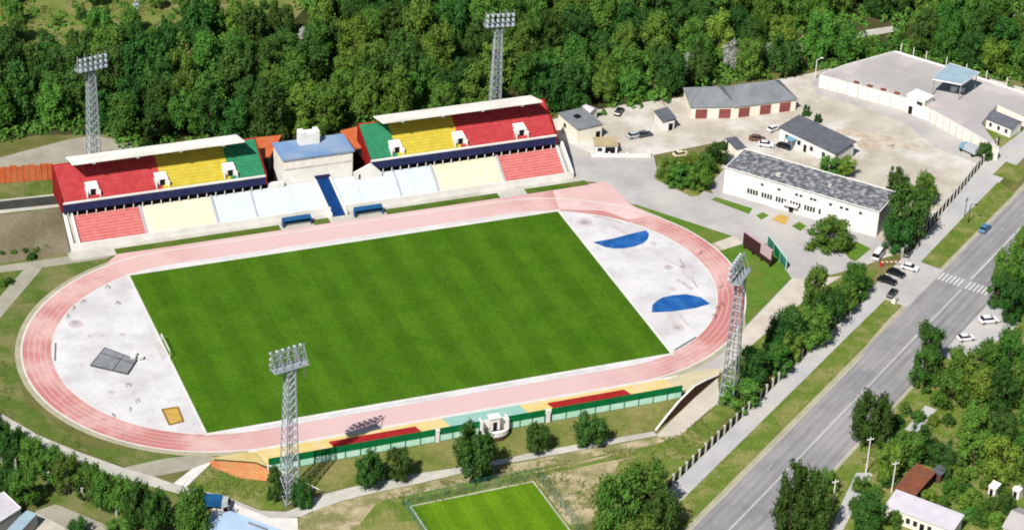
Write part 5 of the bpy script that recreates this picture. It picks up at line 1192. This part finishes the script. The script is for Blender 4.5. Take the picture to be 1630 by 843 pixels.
# rubble and stacked boards in the dirt yard
for x, y, lb in ((1372, 232, 'grey rubble heap in the middle of the dirt yard'), (1418, 232, 'grey rubble heap on the right of the dirt yard'), (1052, 176, 'pale rubble heap at the wood edge left of the garage')):
    p = G(x, y); k = MB(); rr_ = random.Random(x)
    for _ in range(26):
        a = rr_.uniform(0, 6.28); d = abs(rr_.gauss(0, 1.1)); h_ = max(.15, .8-.45*d)*rr_.uniform(.5, 1); c = Vector((d*math.cos(a)*1.5, d*math.sin(a), 0)); s_ = rr_.uniform(.18, .42)
        k.add([c+Vector((dx*s_*rr_.uniform(.6, 1), dy*s_*rr_.uniform(.6, 1), z)) for z in (0, h_) for dx, dy in ((-1, -1), (1, -1), (1, 1), (-1, 1))], [(0, 1, 5, 4), (1, 2, 6, 5), (2, 3, 7, 6), (3, 0, 4, 7), (4, 5, 6, 7)])
    o = k.build('rubble_heap', 'brown_patch'); o.location = (p.x, p.y, .05); tag(o, lb, 'rubble heap', kind='thing')
# bottom left row
g = 'row of trees along the path at the bottom left'
for i, (x, y, w_, h_, ln) in enumerate(((-8, 694, 50, 56, 'dark'), (22, 708, 48, 54, 'dark'), (52, 724, 46, 52, 'mid'), (80, 740, 46, 50, 'mid'), (108, 752, 46, 52, 'mid'), (138, 764, 46, 52, 'mid'), (166, 778, 46, 52, 'mid'), (194, 790, 50, 54, 'mid'), (222, 800, 54, 62, 'dark'), (252, 812, 52, 60, 'dark'), (306, 816, 58, 76, 'mid'))):
    T(x, y, w_, h_, ln, 'round' if i != 10 else 'tall', ('tree number %s' % i) if False else ['tree at the very left border in the bottom row', 'second tree of the bottom row from the left border', 'third tree of the bottom row, above the barn', 'fourth tree of the bottom row, right above the barn', 'fifth tree of the bottom row, above the lane', 'sixth tree of the bottom row', 'seventh tree of the bottom row', 'eighth tree of the bottom row, above the lane end', 'dark tree of the bottom row left of the last two', 'dark tree of the bottom row next to the last one', 'tall last tree of the bottom row beside the light blue warehouse'][i], g, gap=1.2)
for x, y, w_, h_, ln, lb in ((40, 778, 58, 52, 'mid', 'tree right behind the barn roof'), (12, 760, 50, 44, 'dark', 'dark tree behind the barn at the left border'), (124, 838, 36, 26, 'dark', 'dark bush at the bottom edge beside the lane'), (190, 842, 50, 26, 'mid', 'bush at the bottom edge below the tree row')):
    T(x, y, w_, h_, ln, 'round', lb, 'greenery round the barn', gap=.4)
# left side shrubs
g = 'shrubs on the dirt slope left of the grandstand'
for i, (x, y) in enumerate(((4, 404), (22, 402), (40, 400), (58, 398), (74, 394), (14, 396), (50, 407), (4, 450), (14, 446))):
    T(x, y, 20, 13, 'mid' if i % 2 else 'dark', 'bush', ['first low shrub from the left border on the dirt slope', 'second low shrub on the dirt slope', 'third low shrub on the dirt slope', 'fourth low shrub on the dirt slope', 'low shrub nearest the stand stair', 'low shrub behind the first two', 'low shrub nearest the upper path', 'low shrub in the bed below the upper path, left', 'low shrub in the bed below the upper path, right'][i], g, gap=.02, name='shrub', cat='shrub')

# behind the stands: a few marked trees
T(446, 188, 66, 54, 'light', 'round', 'bright green tree just behind the orange annex', None, gap=.5)
T(482, 205, 40, 34, 'light', 'bush', 'bright green bush right behind the commentary roof house', None, gap=.2, name='bush', cat='bush')
for x, y, w_, h_, lb in ((1165, 88, 44, 44, 'bare whitish grey tree in the wood behind the red-door garage'), (1222, 86, 32, 34, 'bare greyish tree right of the whitest tree in the wood'), (1097, 98, 28, 32, 'thin grey tree above the left end of the garage'), (998, 78, 26, 28, 'thin grey tree in the wood above the yard'), (482, 54, 24, 22, 'white blossoming tree in the wood above the commentary building'), (940, 120, 26, 30, 'greyish tree behind the flat roofed hut')):
    T(x, y, w_, h_, 'pale', 'round', lb, 'pale grey trees in the wood', gap=1.5)

# the wood: individual trees over the whole area behind the stands
edge = [(-80, 236), (60, 214), (165, 212), (200, 236), (420, 238), (470, 214), (590, 206), (870, 184), (960, 180), (1060, 160), (1090, 146), (1220, 128), (1285, 116), (1350, 106), (1425, 88), (1505, 112), (1640, 152), (1720, 172)]
def edge_y(x):
    for (a, b), (c, d) in zip(edge, edge[1:]):
        if a <= x <= c: return b+(d-b)*(x-a)/(c-a)
    return 0
def meadowness(x, y):
    """1 on the open slope at the top left, 0 in the closed wood"""
    lim = 118-.22*max(0, x-60)
    if x > 470: return 0
    return max(0, min(1, (lim-y)/26))
frnd = random.Random(21); placed = []
def zone(x, y):
    if meadowness(x, y) > .3: return 'scattered tree on the open grassy slope at the top left', 'trees on the open slope'
    if x < 420: return 'tree of the dense wood behind the left grandstand', 'wood behind the left grandstand'
    if x < 880: return 'tree of the dense wood behind the right grandstand', 'wood behind the right grandstand'
    if x < 1290: return 'tree of the dense wood behind the red-door garage', 'wood behind the red-door garage'
    return 'tree of the dense wood beyond the flat garage roof', 'wood beyond the garage row'
holes = [(1268, 62, 14), (1345, 62, 10), (1365, 55, 12), (1390, 50, 12), (1415, 45, 12), (1610, 28, 14), (1630, 24, 14), (216, 14, 14), (206, 30, 10), (1165, 92, 16), (1222, 90, 12), (445, 200, 28), (980, 178, 20), (1290, 4, 22), (1270, 14, 14)]
cand = 0; count = 0
while cand < 60000 and count < 292:
    cand += 1
    x = frnd.uniform(-70, 1700); y = frnd.uniform(-42, 240)
    if y > edge_y(x)-1: continue
    mdw = meadowness(x, y)
    if mdw > .3 and frnd.random() > .5: continue
    if any((x-h[0])**2+((y-h[1])*1.6)**2 < h[2]**2 for h in holes): continue
    if any(a_ < x < b_ and c_ < y < d_ for a_, b_, c_, d_ in ((1328, 1438, 40, 100), (1594, 1650, 10, 60), (1250, 1288, 40, 104), (30, 150, 5, 92), (225, 310, 30, 112), (318, 500, -25, 50), (186, 240, -30, 52), (1138, 1192, 86, 142), (1204, 1242, 84, 126), (1085, 1110, 98, 132), (466, 498, 52, 82))): continue
    p = G(x, y); W_ = frnd.uniform(8.0, 11.2) if mdw < .3 else frnd.uniform(5, 8)
    if mdw > .3: dm = 8.2
    else: dm = 6.9
    if any((p.x-q.x)**2+(p.y-q.y)**2 < dm*dm for q in placed): continue
    if any((p.x-m[0][0])**2+(p.y-m[0][1])**2 < 36 for m in mlist): continue
    placed.append(p); count += 1
    r_ = frnd.random(); lb, grp = zone(x, y)
    patch = noise.noise(Vector((p.x*.025, p.y*.025, 3)))
    if mdw > .3: ln = 'dark' if r_ < .6 else 'mid'; sh = 'round'
    else:
        ln = 'mid' if r_ < .5+.5*patch else ('dark' if r_ < .93+.2*patch else 'light')
        sh = 'tall' if frnd.random() < (.6 if x < 420 else .4) else 'round'
    H_ = W_*frnd.uniform(.85, 1.2)*(1.3 if sh == 'tall' else 1.0)
    kindw = {'dark': 'dark green', 'mid': 'fresh green', 'light': 'yellowish green'}[ln]
    tree_at(p, W_, H_, frnd.uniform(.6, 2.0), ln, sh, kindw+' '+lb, grp+', '+kindw)
for i_ in range(26):
    if i_ < 15: x = 1334+i_*7.2; y = 88-9*(i_/15)+frnd.uniform(-9, 9)
    else: x = (70, 92, 118, 130, 240, 262, 288, 330, 372, 420, 455)[i_-15]; y = (62, 40, 78, 30, 60, 88, 50, 22, 36, 14, 30)[i_-15]
    w_ = frnd.uniform(3.0, 4.6); p = G(x, y)
    tree_at(p, w_, w_*frnd.uniform(.7, .95), .05, frnd.choice(('mid', 'dark', 'mid')), 'bush', 'low bush below the pale forest track' if i_ < 15 else 'low bush on the open grassy slope at the top left', 'bushes below the forest track' if i_ < 15 else 'bushes on the open slope', name='bush', cat='bush')
print('FOREST', count, cand)
# undergrowth between the trunks, one mass
k = MB(); urnd = random.Random(31)
n = 0
while n < 2300:
    x = urnd.uniform(-70, 1700); y = urnd.uniform(-40, 240)
    if y > edge_y(x)+2: continue
    md = meadowness(x, y)
    if md > .2 and urnd.random() > .7: continue
    if any((x-h[0])**2+((y-h[1])*1.6)**2 < (h[2]*.8)**2 for h in holes[:11]): continue
    p = G(x, y); n += 1; r = urnd.uniform(.9, 2.3)*(1 if md < .2 else .5); hgt = r*urnd.uniform(.8, 2.0)*(1 if md < .2 else .6)
    for _ in range(int(26*r)):
        d = Vector((urnd.gauss(0, 1), urnd.gauss(0, 1), abs(urnd.gauss(.3, 1)))).normalized()
        q = Vector((p.x+d.x*r, p.y+d.y*r, d.z*hgt)); s = urnd.uniform(.25, .6); nn = (d+Vector((urnd.gauss(0, .5), urnd.gauss(0, .5), urnd.gauss(.2, .5)))).normalized(); u = nn.orthogonal().normalized(); v = nn.cross(u)
        k.add([q-u*s-v*s*.6, q+u*s-v*s*.5, q+u*s*.6+v*s*.8, q-u*s*.7+v*s*.6], [(0, 1, 2, 3)])
kw = MB(); wrnd = random.Random(5)
def inpoly(x, y, P):
    c = False
    for (x0, y0), (x1, y1) in zip(P, P[1:]+P[:1]):
        if (y0 > y) != (y1 > y) and x < (x1-x0)*(y-y0)/(y1-y0)+x0: c = not c
    return c
for P, n_, sz in (([(600, 800), (666, 772), (850, 735), (1040, 706), (1130, 660), (1150, 668), (1083, 750), (1040, 790), (910, 835), (850, 768), (640, 806)], 900, .3), ([(0, 560), (30, 640), (140, 714), (200, 740), (90, 700), (0, 660)], 250, .25), ([(300, 776), (336, 745), (440, 775), (440, 806), (370, 790)], 160, .28), ([(0, 350), (95, 335), (108, 395), (0, 415)], 160, .3), ([(1360, 740), (1400, 690), (1620, 640), (1630, 843), (1530, 830), (1400, 790)], 900, .4), ([(0, 0), (430, 0), (400, 60), (250, 100), (0, 115)], 900, .6), ([(1150, 655), (1200, 640), (1300, 530), (1270, 520), (1190, 600)], 150, .3)):
    xs_ = [p[0] for p in P]; ys_ = [p[1] for p in P]; m_ = 0
    while m_ < n_:
        x = wrnd.uniform(min(xs_), max(xs_)); y = wrnd.uniform(min(ys_), max(ys_))
        if not inpoly(x, y, P): continue
        m_ += 1; p = G(x, y)
        if noise.noise(Vector((p.x*.12, p.y*.12, 1))) < -.05: continue
        for _ in range(5):
            q = p+Vector((wrnd.gauss(0, sz), wrnd.gauss(0, sz), wrnd.uniform(.1, .5*sz+.1))); a = wrnd.uniform(0, 6.28); u = Vector((math.cos(a), math.sin(a), wrnd.uniform(-.3, .3)))*sz*.55; v = Vector((-math.sin(a), math.cos(a), wrnd.uniform(-.2, .8)))*sz*.45
            kw.add([q-u-v*.6, q+u-v*.5, q+u*.6+v, q-u*.7+v*.8], [(0, 1, 2, 3)])
o = kw.build('weeds', 'weed'); tag(o, 'scattered weeds and tufts on the rough grass', 'weeds', None, 'stuff')
o = k.build('undergrowth', LEAF['mid']); tag(o, 'low leafy undergrowth filling the gaps between the trees of the wood', 'undergrowth', None, 'stuff')
